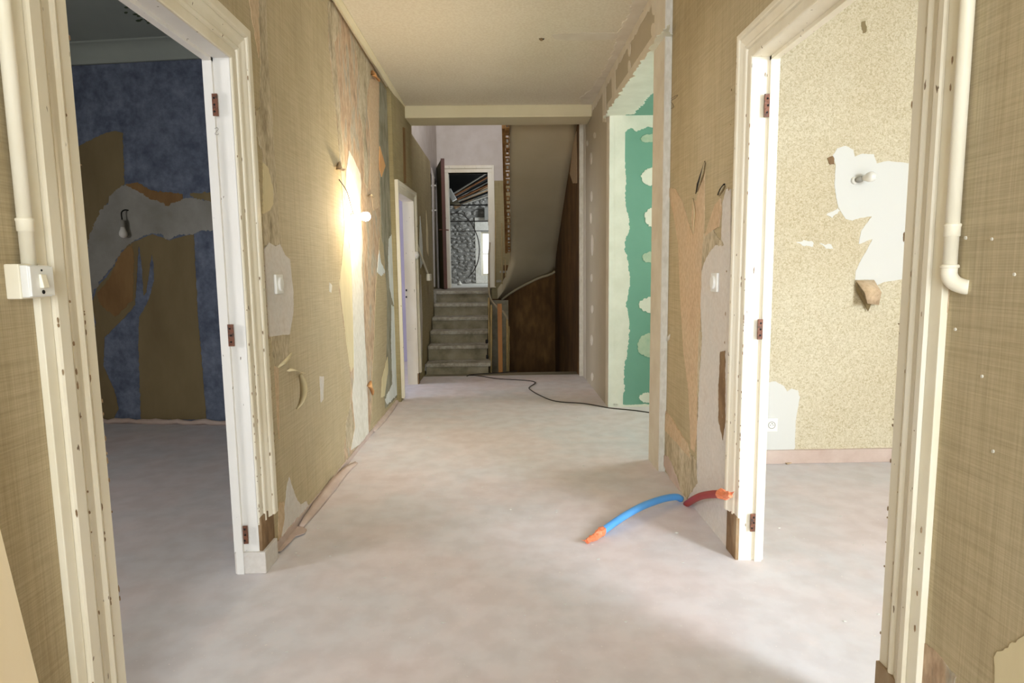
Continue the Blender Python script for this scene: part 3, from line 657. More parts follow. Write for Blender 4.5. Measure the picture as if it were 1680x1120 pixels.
# ================================================================== RIGHT WALL LAYERS
RP = lambda name, m, pts, lift=.002, jit=.008: patch(wr, name, m, pts, 'X', XR, lift, jit)
RP('torn_wallpaper', 'kraft', [(1095, 307), (1108, 310), (1120, 330), (1130, 365), (1138, 386), (1135, 360), (1137, 325), (1143, 330), (1150, 300), (1157, 268), (1156, 380), (1152, 450), (1150, 520), (1148, 600), (1146, 690), (1140, 742), (1134, 735), (1130, 640), (1122, 580), (1116, 480), (1113, 400), (1105, 350)], .0025, .004)
RP('plaster_patch', 'plaster', [(1193, 310), (1200, 310), (1200, 918), (1190, 905), (1160, 868), (1123, 828), (1145, 790), (1145, 700), (1148, 640), (1153, 560), (1151, 500), (1153, 440), (1158, 425), (1170, 402), (1185, 400), (1187, 335)], .005, .005)
RP('scraped_plaster', 'dirty', [(1156, 385), (1170, 376), (1180, 390), (1190, 402), (1172, 404), (1160, 424), (1152, 445), (1154, 410)], .0055)
RP('scraped_plaster', 'dirty', [(1149, 540), (1154, 545), (1150, 600), (1146, 690), (1146, 640), (1147, 590)], .0065)
RP('torn_wallpaper', 'kraft', [(1183, 325), (1175, 335), (1163, 370), (1158, 388), (1168, 380), (1180, 372), (1185, 345)], .006, .004)
RP('bare_plaster', 'bare', [(1184, 578), (1192, 575), (1192, 690), (1188, 722), (1181, 690), (1181, 640)], .007, .005)
RP('broken_plaster', 'dirty', [(1080, 742), (1090, 700), (1110, 716), (1128, 738), (1143, 755), (1146, 792), (1126, 822), (1104, 785)], .006, .01)
RP('torn_wallpaper', 'kraft', [(1094, 674), (1105, 690), (1128, 726), (1136, 755), (1126, 742), (1108, 722), (1092, 705)], .0075, .005)
RP('broken_plaster', 'base_dust', [(1082, 742), (1098, 748), (1112, 780), (1122, 818), (1104, 790)], .01, .008)
RP('floor_crack', 'dark', [(1066, 756), (1078, 765), (1090, 776), (1102, 790), (1110, 802), (1122, 822), (1117, 822), (1104, 804), (1096, 790), (1082, 774)], .004, .006)
RP('filler_edge', 'filler', [(1082, 545), (1084, 620), (1088, 700), (1084, 742), (1078, 738), (1077, 545)], .006, .006)
RP('slit', 'dark', [(1157, 264), (1152, 288), (1142, 318), (1144, 302)], .0035, .001)
RP('slit', 'dark', [(1190, 301), (1188, 309), (1179, 320), (1183, 310)], .0075, .001)
RP('nick', 'filler', [(1096, 552), (1100, 548), (1098, 557), (1094, 560)], .004, .004)
flap(wr, 'paper_flap', [(1157, 266), (1152, 290), (1144, 315)], XR, .012, 'wp', .015)
flap(wr, 'paper_flap', [(1189, 304), (1184, 314), (1180, 322)], XR, .014, 'wp', .012)
flap(wr, 'paper_flap', [(1137, 325), (1140, 345), (1139, 365), (1138, 384)], XR, .006, 'cream_paper', .01)
RP('peeled_patch', 'peach', [(1503, 1048), (1512, 1052), (1530, 1062), (1550, 1085), (1570, 1110), (1560, 1130), (1548, 1135), (1500, 1135)], .002, .006)
RP('torn_wallpaper', 'cream_paper', [(1632, 1078), (1650, 1062), (1700, 1035), (1720, 1140), (1630, 1140)], .002, .006)
RP('torn_wallpaper', 'kraft', [(1548, 470), (1558, 475), (1556, 510), (1550, 545), (1543, 560), (1546, 500)], .002, .004)
for (x, y) in ((1568, 343), (1568, 540), (1585, 390), (1612, 617), (1628, 392), (1630, 740), (1665, 450)): RP('nick', 'filler', ell(x, y, 2, 3, 6), .0025, .001)
box('joint_return', XG+.001, XR, 3.552, 3.56, 0, ZC, 'filler', wg)
box('joint_return', .878, XG, 6.93, 6.95, 0, ZC, 'filler', wg)
# plasterboard: taped joints, corners and screw dabs
GP = lambda name, m, pts, lift=.002, jit=.004, world=False: patch(wg, name, m, pts, 'X', XG, lift, jit, world)
GP('joint_tape', 'joint', [(3.545, 0), (3.79, 0), (3.79, 2.83), (3.545, 2.83)], .003, .003, True)
GP('joint_tape', 'joint', [(5.285, 0), (5.42, 0), (5.42, 2.48), (5.42, 2.6), (5.285, 2.6)], .0031, .006, True)
GP('joint_tape', 'joint', [(3.6, 2.481), (5.35, 2.481), (5.4, 2.60), (3.6, 2.58)], .0032, .003, True)
GP('joint_tape', 'joint', [(6.72, 0), (6.96, 0), (6.96, 2.8), (6.78, 2.8)], .003, .01, True)
GP('joint_tape', 'joint', [(1003, 106), (1009, 98), (1011, 165), (1005, 172)], .0034)
GP('joint_tape', 'joint', [(989, 142), (994, 134), (995, 200), (989, 200)], .0034)
GP('joint_tape', 'joint', [(3.7, 2.77), (6.9, 2.75), (6.9, 2.83), (3.5, 2.83)], .0036, .02, True)
for (x, y, rx, ry) in ((976, 222, 2, 5), (964, 235, 1.5, 5), (970, 260, 1.5, 10), (971, 322, 1.5, 9), (970, 358, 1.5, 9), (972, 402, 1.8, 18), (971, 456, 1.8, 7), (972, 507, 2, 7), (971, 558, 2, 9), (972, 618, 2, 7), (1033, 80, 2, 13), (1033, 110, 2, 11), (1073, 12, 3, 13), (1073, 50, 4, 13)):
    GP('screw_dab', 'joint', ell(x, y, rx, ry), .0045, .002)
CP = lambda name, m, pts, lift=.003, jit=.02: patch(ceil, name, m, pts, 'Z', ZC, lift, jit)
CP('joint_compound', 'joint', [(1061, -20), (1045, -20), (1030, 25), (1015, 55), (1003, 90), (985, 125), (968, 148), (952, 160), (955, 172), (975, 172), (1000, 130), (1030, 65), (1075, -20)])
CP('joint_compound', 'joint', [(905, 57), (960, 53), (1028, 54), (1024, 64), (960, 66), (910, 65)], .002, .01)
CP('ceiling_crack', 'dark', [(884, 63), (893, 63), (892, 65), (886, 65)], .003, .004)
CP('hook_hole', 'bare', ell(888, 64, 3, 2, 8), .006, .002)
# niche: compound on green boards
NP = lambda name, m, pts, lift=.002, jit=.008: patch(wn, name, m, pts, 'Y', 5.3, lift, jit)
box('reveal', XG, XG+.131, 5.298, 5.301, 0, 2.48, 'greenwhite', wg)
box('reveal', XG+.001, XG+.13, 3.77, 3.772, 0, 2.48, 'greenwhite', wg)
box('reveal', XG, XG+.131, 3.77, 5.3, 2.479, 2.481, 'greenwhite', wg)
NP('joint_compound', 'greenwhite', [(1008, 188), (1084, 188), (1084, 208), (1065, 208), (1052, 212), (1045, 216), (1035, 210), (1023, 218), (1024, 250), (1027, 300), (1025, 330), (1032, 360), (1033, 375), (1024, 400), (1030, 430), (1034, 460), (1028, 500), (1033, 530), (1030, 580), (1023, 602), (1025, 640), (1015, 665), (1008, 668)], .003, .012)
for k, (cx, cy, rx, ry) in enumerate(((1070, 290, 18, 15), (1066, 227, 15, 7), (1070, 356, 13, 15), (1067, 422, 14, 9), (1067, 500, 19, 13), (1066, 566, 20, 20), (1067, 652, 19, 9))):
    NP('screw_dab', 'thin_compound' if k % 2 else 'greenwhite', ell(cx, cy, rx, ry, 14), .003, .012)
NP('floor_edge_dust', 'greenwhite', [(1005, 662), (1030, 664), (1080, 662), (1080, 674), (1005, 672)], .003, .004)
patch(cn, 'joint_compound', 'greenwhite', [(990, 194), (1006, 188), (1040, 187), (1045, 180), (1053, 172), (1060, 162), (1075, 148), (1100, 125), (1100, 40), (1080, 60)], 'Z', 2.48, .003, .02)
# ================================================================== BLUE WALL LAYERS
BPn = ('P', P_BLUE, N_BLUE)
BP = lambda name, m, pts, lift=.002, jit=.008: patch(wb, name, m, pts, BPn, 0, lift, jit)
BP('torn_wallpaper', 'tan', [(90, 255), (124, 243), (150, 229), (175, 217), (192, 215), (201, 218), (203, 260), (205, 303), (190, 315), (175, 335), (160, 380), (140, 425), (90, 440)], .002)
BP('grey_skim', 'greyplaster', [(205, 303), (220, 305), (245, 322), (265, 330), (275, 336), (300, 326), (315, 323), (340, 329), (358, 330), (370, 332), (372, 378), (345, 378), (325, 380), (310, 385), (290, 385), (278, 395), (265, 385), (250, 383), (232, 388), (215, 398), (200, 412), (190, 430), (170, 455), (155, 475), (148, 500), (158, 540), (152, 560), (90, 560), (90, 440), (140, 420), (150, 380), (165, 345), (175, 335), (185, 318)], .003, .014)
BP('rusty_strip', 'tan_orange', [(206, 303), (225, 299), (248, 312), (300, 319), (300, 327), (275, 337), (262, 330), (245, 326), (236, 318)], .004, .012)
BP('rusty_strip', 'tan', [(312, 318), (340, 316), (368, 315), (368, 330), (340, 330), (318, 324)], .004, .012)
BP('torn_wallpaper', 'tan', [(222, 395), (250, 384), (278, 394), (318, 383), (325, 520), (339, 688), (231, 688), (227, 560), (229, 520), (245, 490), (253, 460), (252, 430), (249, 416), (240, 480), (236, 485), (233, 440), (228, 400), (224, 460), (222, 500), (205, 520), (172, 553), (170, 600), (188, 640), (195, 670), (186, 688), (165, 690), (120, 690), (120, 570), (150, 560), (158, 530), (150, 500), (160, 470), (175, 455), (195, 425), (208, 402)], .002, .005)
BP('rusty_patch', 'tan_orange', [(198, 415), (218, 400), (220, 440), (219, 490), (190, 520), (165, 500), (160, 482), (180, 455)], .0035, .01)
patch(rc, 'mould', 'mould', ell(216, 12, 3, 1.5, 7), 'Z', 2.96, .002, .004)
for k in range(26):
    x = 203+random.random()*60; y = 9+(x-203)*.5+random.gauss(0, 5)
    patch(rc, 'mould_spot', 'mould', ell(x, y, random.uniform(1.5, 5), random.uniform(.8, 2), 7), 'Z', 2.96, .001, .006)
# crumpled paper ridge at the foot of the blue wall
bm = bmesh.new(); pts = []
for k in range(41):
    X = -3.6+k*.06; pts.append(Vector((X, bx(X)-.05+random.uniform(-.012, .012), .018+random.uniform(-.006, .01))))
tube(bm, pts, .02, 6, [.018+.014*abs(noise.noise(p*4)) for p in pts])
tag(obj('paper_debris', bm, 'base_dust', None, True), 'crumpled strip of stripped paper lying along the foot of the blue wall', 'debris')
# ================================================================== FLORAL ROOM LAYERS
FP = lambda name, m, pts, lift=.002, jit=.003: patch(wf, name, m, pts, 'Y', 3.67, lift, jit)
FP('filler_patch', 'white', [(1366, 255), (1373, 243), (1387, 239), (1400, 246), (1402, 257), (1416, 252), (1434, 253), (1438, 268), (1455, 264), (1473, 266), (1520, 270), (1520, 456), (1480, 458), (1451, 462), (1439, 468), (1434, 459), (1403, 459), (1404, 445), (1409, 432), (1424, 406), (1431, 392), (1409, 400), (1413, 378), (1430, 355), (1412, 357), (1398, 362), (1387, 359), (1375, 339), (1369, 307), (1371, 271)])
FP('filler_patch', 'white', [(1240, 655), (1249, 640), (1258, 627), (1272, 625), (1285, 632), (1291, 642), (1299, 637), (1309, 640), (1312, 652), (1305, 690), (1304, 735), (1290, 755), (1240, 762)])
FP('smear', 'white', [(1355, 352), (1375, 340), (1378, 346), (1364, 358)], .003, .01)
FP('smear', 'white', [(1306, 398), (1318, 394), (1334, 397), (1334, 404), (1316, 402)], .003, .01)
FP('smear', 'white', [(1344, 399), (1362, 400), (1367, 408), (1354, 408)], .003, .01)
FP('brown_spot', 'bare', [(1357, 259), (1366, 256), (1369, 270), (1362, 270)], .004, .006)
FP('stain', 'tan', [(1413, 36), (1420, 34), (1421, 52), (1415, 55)], .0012, .006)
bm = bmesh.new()
tl, tr, br, bl = onY((1404, 460), 3.66), onY((1434, 459), 3.662), onY((1441, 500), 3.64), onY((1424, 498), 3.57)
ribbon(bm, [tl.lerp(tr, .5), tl.lerp(tr, .5).lerp(br.lerp(bl, .5), .5)+Vector((0, -.04, 0)), br.lerp(bl, .5)], [tr-tl, (tr-tl)*.9, (br-bl)*1.1], (0, -1, 0), .001)
tag(obj('hanging_paper_flap', bm, 'kraft', None, True), 'brown wallpaper flap folding down below the white filler in the right room', 'paper flap')
pass
bm = bmesh.new()
tl, bl = onY((1404, 463), 3.655), onY((1424, 511), 3.655)
v = [bm.verts.new(p) for p in (tl, onY((1405, 478), 3.655), bl, onY((1429, 499), 3.63), onY((1415, 485), 3.63))]; bm.faces.new(v)
r = bmesh.ops.extrude_face_region(bm, geom=bm.faces[:]); [setattr(q, 'co', q.co+Vector((0, -.002, 0))) for q in r['geom'] if isinstance(q, bmesh.types.BMVert)]
obj('flap_shadow', bm, 'tan', wf)  # dark shadow of the hanging flap, drawn as a tan sheet

def scribble(parent, pts, r=.0009, name='pencil_mark'):
    bm = bmesh.new(); tube(bm, spline(pts, 4), r, 4); obj(name, bm, 'cable', parent)
jy = D1[1]-.0148
scribble(d1, [onY((354+x, 213+y), jy) for x, y in ((-2, -2), (2, -3.5), (4, -1), (0, 4), (-1, 7), (3, 8), (5, 6))], .0006)
scribble(wr, [onX((930+x/2.8, 100+y/2.8), XR-.001) for x, y in ((455, 190), (480, 172), (508, 156), (500, 170), (478, 184), (488, 200), (490, 214), (470, 222), (462, 240))], .001)
# ================================================================== THINGS
# left conduit
tz = onX((65, 372), -.965).z; sz = onX((78, 432), -.95).z
cd = thing('wall_conduit', 'cream painted conduit running up the left wall to the surface switch', 'conduit', (XL+.02, 1.293, sz))
bm = bmesh.new(); tube(bm, [(XL+.019, 1.293, sz-.005), (XL+.019, 1.293, 2.82)], .0135, 14); obj('pipe', bm, 'paint_pipe', cd, True)
bm = bmesh.new(); revolve(bm, (XL+.019, 1.293, tz-.012), (0, 0, 1), [(0, .013), (.001, .0155), (.02, .0155), (.022, .0165), (.026, .0165), (.028, .013)], 14); obj('coupling', bm, 'paint_pipe', cd, True)
# right conduit
ez = onX((1548, 437), .94).z; cz = onX((1545, 380), .94).z
cd = thing('wall_conduit', 'cream painted conduit ending in an elbow on the right wall', 'conduit', (XR-.02, 1.288, ez))
bm = bmesh.new(); tube(bm, [(XR-.019, 1.29, ez-.01), (XR-.019, 1.29, 2.82)], .0135, 14); obj('pipe', bm, 'paint_pipe', cd, True)
bm = bmesh.new(); revolve(bm, (XR-.019, 1.29, cz-.012), (0, 0, 1), [(0, .013), (.001, .0155), (.02, .0155), (.022, .0165), (.026, .0165), (.028, .013)], 14); obj('coupling', bm, 'paint_pipe', cd, True)
bm = bmesh.new(); tube(bm, spline([(XR-.019, 1.29, ez+.004), (XR-.019, 1.29, ez-.018), (XR-.014, 1.281, ez-.034), (XR-.004, 1.268, ez-.042), (XR+.003, 1.262, ez-.043)], 4), .0155, 14); obj('elbow', bm, 'paint_pipe', cd, True)
bm = bmesh.new(); revolve(bm, (XR-.019, 1.29, ez-.004), (0, 0, 1), [(0, .0155), (.002, .0178), (.006, .0178), (.008, .0155)], 14); obj('elbow_rim', bm, 'paint_pipe', cd, True)

# surface switch (left)
z1 = onX((40, 433), XL+.02).z; z0 = onX((40, 490), XL+.02).z
ya, yb = 1.25, 1.314
sw = thing('surface_switch', 'square surface-mounted white rocker switch on a wooden block at the left wall', 'switch', (XL, (ya+yb)/2, z0))
box('backing_block', XL, XL+.03, ya, yb+.004, z0, z1, 'paint_pipe', sw, .003)
box('switch_body', XL+.03, XL+.046, ya+.002, yb, z0+.003, z1-.003, 'plastic', sw, .002)
box('switch_cover', XL+.046, XL+.051, ya+.001, yb+.001, z0+.005, z1-.005, 'plastic', sw, .0015)
yc = (ya+yb)/2; zc_ = (z0+z1)/2
bm = bmesh.new(); B(bm, XL+.050, XL+.059, yc-.008, yc+.008, zc_-.014, zc_+.014, .002)
for v in bm.verts:
    if v.co.x > XL+.055 and v.co.z > zc_: v.co.x -= .004
obj('rocker', bm, 'paint_pipe', sw)
for (dz, r) in ((-.022, .0042), (.022, .0022)):
    bm = bmesh.new(); revolve(bm, (XL+.0508, yc, zc_+dz), (1, 0, 0), [(0, r), (.001, r), (.0012, .0005)], 12); obj('screw_hole', bm, 'dark', sw)

def wall_switch(label, plane_x, px, sgn, w_=.07, h_=.085):
    c = onX(px, plane_x+sgn*.005)
    t = thing('light_switch', label, 'switch', (plane_x, c.y, c.z-h_/2))
    bm = bmesh.new(); B(bm, min(plane_x, plane_x+sgn*.012), max(plane_x, plane_x+sgn*.012), c.y-w_/2, c.y+w_/2, c.z-h_/2, c.z+h_/2, .004); obj('plate', bm, 'plastic', t)
    bm = bmesh.new(); revolve(bm, (plane_x+sgn*.011, c.y, c.z), (sgn, 0, 0), [(0, .030), (.006, .030), (.010, .027), (.011, .001)], 24)
    for v in bm.verts: v.co.y = c.y+(v.co.y-c.y)*.85
    obj('button', bm, 'plastic', t)
wall_switch('square white push switch in the plaster patch on the left wall by the dark doorway', XL+.005, (457, 466), 1, .085, .085)
wall_switch('square white push switch in the plaster on the right wall by the bright doorway', XR-.005, (1173, 463), -1, .08, .085)

# small junction box with raking cable on the stair wall
jb = onX((704, 455), XS+.02)
t = thing('junction_box', 'small cream junction box on the stair wall with a slanting cable cover above it', 'junction box', (XS, jb.y, jb.z-.05))
box('box_body', XS, XS+.04, jb.y-.1, jb.y+.09, jb.z-.04, jb.z+.045, 'paint_pipe', t, .006)
p = onX((684, 400), XS+.01)
bm = bmesh.new(); tube(bm, [p, Vector((XS+.012, jb.y-.05, jb.z+.04))], .012, 6); obj('cable_cover', bm, 'paint_pipe', t)
gk = onX((684, 418.5), XS+.02)
bm = bmesh.new(); revolve(bm, (XS, gk.y, gk.z), (1, 0, 0), [(0, .045), (.02, .045), (.035, .03), (.045, .005)], 14)
tag(obj('ceramic_rosette', bm, 'plastic', None, True), 'small round white ceramic rosette on the wall beside the lilac doorway', 'rosette')

# lit wall bulb
lc = onX((600, 355), XL+.10)
t = thing('wall_lamp', 'lit bare bulb on a short holder glowing on the left wall', 'lamp', (XL+.004, lc.y, lc.z))
bm = bmesh.new(); revolve(bm, (XL+.004, lc.y, lc.z), (1, 0, 0), [(0, .02), (.008, .024), (.03, .02), (.045, .019), (.046, .014)], 16); obj('lamp_holder', bm, 'plastic', t, True)
bm = bmesh.new(); revolve(bm, (XL+.048, lc.y, lc.z), (1, 0, 0), [(0, .013), (.015, .016), (.035, .026), (.05, .03), (.066, .028), (.078, .018), (.083, .003)], 20); ob = obj('bulb', bm, 'lit', t, True)
bm = bmesh.new(); tube(bm, spline([Vector((XL+.006, lc.y-.28, lc.z+.2)), Vector((XL+.03, lc.y-.2, lc.z+.14)), Vector((XL+.03, lc.y-.1, lc.z+.06)), Vector((XL+.02, lc.y-.0, lc.z+.015))], 5), .003, 6); obj('wire', bm, 'cable', t)
pl = bpy.data.lights.new('bulb_light', 'POINT'); pl.energy = 10; pl.color = (1, .78, .48); pl.shadow_soft_size = .03
po = bpy.data.objects.new('bulb_light', pl); C.objects.link(po); po.location = (XL+.16, lc.y-.02, lc.z-.0); po.parent = None

# bulb in the blue room
bb = onP((209, 375), P_BLUE, N_BLUE)+N_BLUE*.05
t = thing('hanging_bulb', 'unlit bulb hanging by a short black wire on the blue room wall', 'bulb', tuple(bb))
top_ = onP((211, 345), P_BLUE, N_BLUE)
bm = bmesh.new(); tube(bm, spline([top_, top_+N_BLUE*.03+Vector((-.01, 0, .0)), bb+Vector((0, 0, .12)), bb+Vector((0, 0, .065))], 5), .005, 6); obj('wire', bm, 'dark', t)
bm = bmesh.new(); revolve(bm, bb+Vector((0, 0, .065)), (0, 0, -1), [(0, .015), (.01, .02), (.05, .02), (.055, .018)], 14); obj('socket', bm, 'greyplaster', t, True)
bm = bmesh.new(); revolve(bm, bb+Vector((0, 0, .01)), (0, 0, -1), [(0, .015), (.02, .02), (.045, .03), (.065, .03), (.08, .02), (.086, .003)], 16); obj('glass_bulb', bm, 'bulb', t, True)
# bulb in the floral room
rb = onY((1412, 292), 3.64)
t = thing('wall_bulb', 'unlit white bulb on a small wall holder in the filler patch of the right room', 'bulb', (rb.x, 3.67, rb.z))
ax = Vector((.62, -.78, .12)).normalized()
bm = bmesh.new(); revolve(bm, (rb.x-.02, 3.668, rb.z-.01), (0, -1, 0), [(0, .022), (.012, .02), (.016, .012)], 14); obj('rose', bm, 'plastic', t, True)
bm = bmesh.new(); revolve(bm, Vector((rb.x-.02, 3.655, rb.z-.01)), ax, [(0, .011), (.01, .017), (.035, .017), (.037, .014)], 14); obj('lamp_holder', bm, 'greyplaster', t, True)
bm = bmesh.new(); revolve(bm, Vector((rb.x-.02, 3.655, rb.z-.01))+ax*.036, ax, [(0, .012), (.012, .016), (.03, .027), (.046, .03), (.06, .027), (.07, .016), (.074, .002)], 18); obj('glass_bulb', bm, 'bulb', t, True)
# socket outlet
sc = onY((1265, 697), 3.66)
t = thing('wall_socket', 'square white power socket low in the white filler patch of the right room', 'socket', (sc.x, 3.67, sc.z-.04))
bm = bmesh.new(); B(bm, sc.x-.04, sc.x+.04, 3.656, 3.668, sc.z-.042, sc.z+.042, .003); obj('plate', bm, 'plastic', t)
bm = bmesh.new(); tube(bm, [(sc.x+.003+.021*math.cos(a), 3.6555, sc.z+.021*math.sin(a)) for a in [k*math.pi/12 for k in range(25)]], .0018, 6, cap=False); obj('outlet_ring', bm, 'greyplaster', t)
bm = bmesh.new(); [revolve(bm, (sc.x+.003+dx, 3.656, sc.z+dz), (0, -1, 0), [(0, .0026), (.0006, .0024), (.0008, .0004)], 8) for dx, dz in ((-.009, 0), (.009, 0))]; obj('pin_holes', bm, 'dark', t)
bm = bmesh.new(); revolve(bm, (sc.x+.003, 3.656, sc.z+.011), (0, -1, 0), [(0, .0025), (.008, .0025), (.01, .001)], 8); obj('earth_pin', bm, 'greyplaster', t)

# blue pipe
t = thing('blue_pipe', 'curved blue plastic pipe lying on the floor with an orange taped end', 'pipe', tuple(onZ((985, 875), 0)))
bp_ = spline([onZ(p, z) for p, z in (((1117, 818), .012), ((1110, 815), .03), ((1095, 816.5), .036), ((1075, 822), .042), ((1050, 832), .042), ((1020, 849), .034), ((987, 872), .02))], 6)
bm = bmesh.new(); tube(bm, bp_, .0175, 14); obj('pipe', bm, 'bluepipe', t, True)
def tape(parent, p0, p1, r, twist=1):
    d = Vector(p1)-Vector(p0); bm = bmesh.new(); n = 12; pts = []; rad = []
    for i in range(n+1):
        u = i/n; pts.append(Vector(p0)+d*u+Vector((0, 0, .004*math.sin(u*9)))); rad.append(r*(1.12-.55*u)*(1+.16*math.sin(i*2.4)))
    tube(bm, pts, 0, 8, rad)
    for v in bm.verts: v.co += Vector((noise.noise(v.co*90), noise.noise(v.co*90+Vector((9, 0, 0))), noise.noise(v.co*90+Vector((0, 9, 0)))))*.005
    for v in bm.verts: v.co.z = max(v.co.z, .002)
    # ragged free tails
    e = Vector(p1)
    side = d.normalized().cross(Vector((0, 0, 1)))
    for s in (1, -.7):
        q = [bm.verts.new(e+side*s*.006), bm.verts.new(e-side*s*.006+Vector((0, 0, .012))), bm.verts.new(e+d.normalized()*.03+side*s*.012+Vector((0, 0, .018)))]
        bm.faces.new(q)
    return obj('taped_end', bm, 'tape', parent)
tape(t, onZ((989, 871), .02), onZ((963, 889), .012), .019)
# red pipe
rp = spline([onX((1126, 827), .935), onX((1138, 819), .925), onX((1152, 813), .905), onX((1170, 810.5), .885), onX((1182, 810.5), .87)], 6)
t = thing('red_pipe', 'short curved red pipe rising from the crack at the right wall with orange taped end', 'pipe', (rp[0].x, rp[0].y, 0))
bm = bmesh.new(); tube(bm, rp, .0165, 14); obj('pipe', bm, 'redpipe', t, True)
tape(t, rp[-1]-Vector((0, 0, 0)), onX((1198, 813), .85), .018)

# dark cable on the floor
cp = [(767, 616), (772, 614), (800, 612.5), (830, 611)]
t = spline([onZ((1075, 678), .004), onZ((1040, 673), .004), onZ((1000, 669), .004), onZ((960, 662), .004), onZ((912, 658), .004), onZ((885, 648), .004), onZ((869, 638), .004), onZ((870, 634), .004), onZ((878, 628), .004), onZ((872, 625), .004), onZ((850, 623), .004), onZ((815, 621), .004), onZ((790, 617), .004), onZ((772, 615.5), .004), onZ((767, 616.5), .004)], 6)
bm = bmesh.new(); tube(bm, t, .0055, 6); tag(obj('floor_cable', bm, 'cable'), 'thin dark cable snaking across the floor from the green niche towards the stairwell', 'cable')
bm = bmesh.new(); tube(bm, spline([onZ((766, 617), .006), onZ((772, 614.5), .006), onZ((800, 612.5), .006), onZ((825, 611), .006), onZ((848, 608.5), .006)], 5), .0055, 6)
tag(obj('floor_cable', bm, 'cable'), 'short dark cable lying along the stairwell edge of the floor', 'cable')

# stripped paper rolls along the left skirting
def roll(label, pxs, r, name='paper_strip', z=.006, m='base_dust'):
    pts = spline([onZ(p, z) for p in pxs], 6); k = len(pts)
    bm = bmesh.new()
    rows = []
    for i, p in enumerate(pts):
        d = (pts[min(i+1, k-1)]-pts[max(i-1, 0)]).normalized(); s = Vector((0, 0, 1)).cross(d)   # points to the wall (-X) side
        if s.x > 0: s = -s
        t_ = i/(k-1); rr = r*(.35+.9*math.sin(math.pi*min(1, max(0, t_*.9+.06)))); jj = noise.noise(p*9)*.006
        rows.append([bm.verts.new(p+s*a*rr+Vector((0, 0, b*rr+jj*c))) for a, b, c in ((-1.1, -.5, 0), (-.75, .35, 1), (0, .55, 1), (.9, 1.5, 1), (.95, 1.65, 1), (.1, .75, 1), (-.9, .5, 1), (-1.3, -.3, 0))])
    for a, b in zip(rows, rows[1:]):
        for q in range(8): bm.faces.new((a[q], a[(q+1) % 8], b[(q+1) % 8], b[q]))
    bm.faces.new(rows[0]); bm.faces.new(rows[-1][::-1])
    for v in bm.verts: v.co.z = max(.001, v.co.z)
    return tag(obj(name, bm, m, None, True), label, 'paper strip')
roll('long folded strip of stripped paper along the foot of the left wall, middle stretch', [(494, 865), (520, 832), (545, 800), (565, 776), (585, 759)], .016, m='base_dust')
roll('folded strip of stripped paper at the foot of the left wall near the lilac doorway', [(612, 708), (625, 692), (640, 672), (652, 655), (661, 646)], .02, m='base_dust')
# flat torn flake beside the left plinth
bm = bmesh.new()
f = bm.faces.new([bm.verts.new(onZ(p, .006)) for p in [(452, 906), (458, 884), (475, 866), (494, 864), (503, 869), (500, 875), (485, 880), (474, 892), (462, 904)]])
r = bmesh.ops.extrude_face_region(bm, geom=[f]); [setattr(q, 'co', q.co+Vector((0, 0, .004))) for q in r['geom'] if isinstance(q, bmesh.types.BMVert)]
tag(obj('plaster_flake', bm, 'base_dust'), 'pale torn flake lying on the floor beside the left door plinth', 'flake')
# small rubble ledge at the foot of right wall
bm = bmesh.new()
f = bm.faces.new([bm.verts.new(onZ(p, .003)) for p in [(1284, 757), (1300, 750), (1335, 744), (1336, 747), (1310, 756), (1292, 762)]])
r = bmesh.ops.extrude_face_region(bm, geom=[f]); [setattr(q, 'co', q.co+Vector((0, 0, .006))) for q in r['geom'] if isinstance(q, bmesh.types.BMVert)]
tag(obj('paper_strip', bm, 'kraft'), 'short torn paper strip at the foot of the floral wall in the right room', 'paper strip')
# crumbs
bm = bmesh.new(); rnd = random.Random(3)
for k in range(230):
    if k < 130: X, Y = rnd.uniform(-.9, .9), rnd.uniform(1.4, 7.0)
    elif k < 190: X, Y = rnd.uniform(1.1, 2.6), rnd.uniform(1.4, 3.6)
    else: X, Y = rnd.uniform(-.95, -.7), rnd.uniform(2.5, 5.6)
    s = rnd.uniform(.0015, .0045)*(1.6 if k % 17 == 0 else 1); s0 = len(bm.verts)
    bmesh.ops.create_icosphere(bm, subdivisions=1, radius=s); bm.verts.ensure_lookup_table()
    for v in list(bm.verts)[s0:]: v.co = Vector((X+v.co.x*rnd.uniform(1, 2), Y+v.co.y, s*.4+v.co.z*.5))
o = obj('plaster_crumbs', bm, 'white'); o['kind'] = 'stuff'; tag(o, 'tiny white plaster crumbs scattered over the dusty floor', 'crumbs')

# pale plank leaning at the near left
p0 = onX((65, 1120), -.93); p1 = onX((0, 860), -.93)
d = (p1-p0).normalized(); lo_ = p0-d*((p0.z-.0)/d.z) if abs(d.z) > .01 else p0
hi_ = p0+d*1.9; bm = bmesh.new()
sy = Vector((0, -.16, 0)); sx = Vector((-.022, 0, 0))
v = [bm.verts.new(q) for q in (lo_, lo_+sy, lo_+sy+sx, lo_+sx, hi_, hi_+sy, hi_+sy+sx, hi_+sx)]
for q in ((0, 1, 2, 3), (4, 7, 6, 5), (0, 4, 5, 1), (1, 5, 6, 2), (2, 6, 7, 3), (3, 7, 4, 0)): bm.faces.new([v[i] for i in q])
bmesh.ops.bevel(bm, geom=bm.edges[:], offset=.002, segments=2, affect='EDGES')
tag(obj('leaning_board', bm, 'lightwood'), 'pale planed board leaning against the near left wall', 'board')

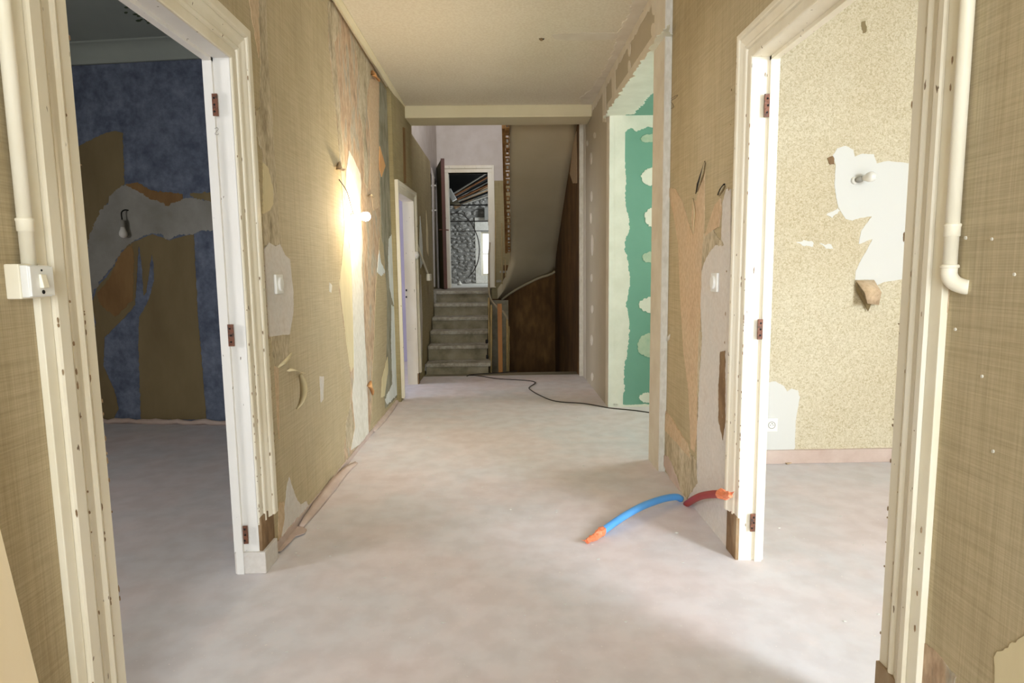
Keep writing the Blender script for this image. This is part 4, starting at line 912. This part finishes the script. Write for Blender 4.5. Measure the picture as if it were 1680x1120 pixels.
# ---------------- banister
bn = thing('stair_banister', 'thin curved handrail with slim rods along the open side of the steps', 'banister', (-.13, 7.3, 0))
def rod(px0, py0, px1, py1, Y, r=.009, m='rod', parent=bn, nm='baluster'):
    a, b = onY((px0, py0), Y), onY((px1, py1), Y); bm = bmesh.new(); n = 8
    tube(bm, [a.lerp(b, i/n) for i in range(n+1)], r, 6, [r*(1.5 if i in (1, 4) else 1) for i in range(n+1)]); obj(nm, bm, m, parent, True)
rod(802, 488, 802.5, 588, 7.5, .009)
rod(806, 500, 805.8, 612, 7.3, .010)
rail = spline([onY((803.5, 398), 8.6), onY((802, 420), 8.5), onY((802, 440), 8.35), onY((802.5, 478), 7.9), onY((806, 492), 7.6), onY((812, 500), 7.45), onY((818, 506), 7.4), onY((826, 512), 7.4), onY((831, 519), 7.42), onY((832.5, 524), 7.42)], 5)
bm = bmesh.new(); tube(bm, rail, .013, 8); obj('handrail', bm, 'rail', bn, True)
rod(832, 521, 832, 611, 7.42, .011); rod(834.7, 535, 834.7, 611, 7.5, .009)
po_ = thing('timber_post', 'square orange-brown timber post standing at the stairwell edge', 'post', tuple(onY((819.5, 610), 7.32)))
a = onY((819.6, 498), 7.32); b = onY((819.6, 612), 7.32)
box('post', a.x-.026, a.x+.026, 7.30, 7.345, -.1, a.z, 'wood', po_, .003)
box('collar', a.x-.028, a.x+.028, 7.298, 7.347, a.z-.11, a.z-.09, 'wood', po_, .002)
# tall rods of the upper banister
ub = thing('upper_banister', 'slim upright rods of the upper banister right of the attic doorway', 'banister', tuple(onY((823, 462), 9.4)))
for (x, y0, y1) in ((823.5, 366, 466), (829, 425, 455), (812.5, 345, 470)):
    a, b = onY((x, y0), 9.4), onY((x, y1), 9.4); bm = bmesh.new(); tube(bm, [a, b], .009, 6); obj('baluster', bm, 'rod', ub)
for (x0, x1, y) in ((814, 824, 459.5), (820, 834, 444)):
    a, b = onY((x0, y), 9.75), onY((x1, y), 9.75); box('winder_tread', a.x, b.x, 9.76, 9.95, a.z-.035, a.z, 'tread', sf, .006)
# wall side below landing: grey olive board behind the banister
o = box('wall_landing_side', -.18, -.166, 8.53, YB-.1, -1.6, .9, 'riser'); struct(o)
o = struct(box('wall_under_landing', -.165, .1, 9.0, 9.05, -1.6, .78, 'riser'))

# the stair-side wall leans away from the hall axis near door 2
def follow(o):
    for v in o.data.vertices:
        v.co.x -= .04*max(0, min(1.05, (6.7-v.co.y)/1.04)) if v.co.x > XL-.05 else 0
for o in [wl2, d2]+list(wl2.children)+list(d2.children)+[c for d in d2.children for c in d.children]: follow(o)
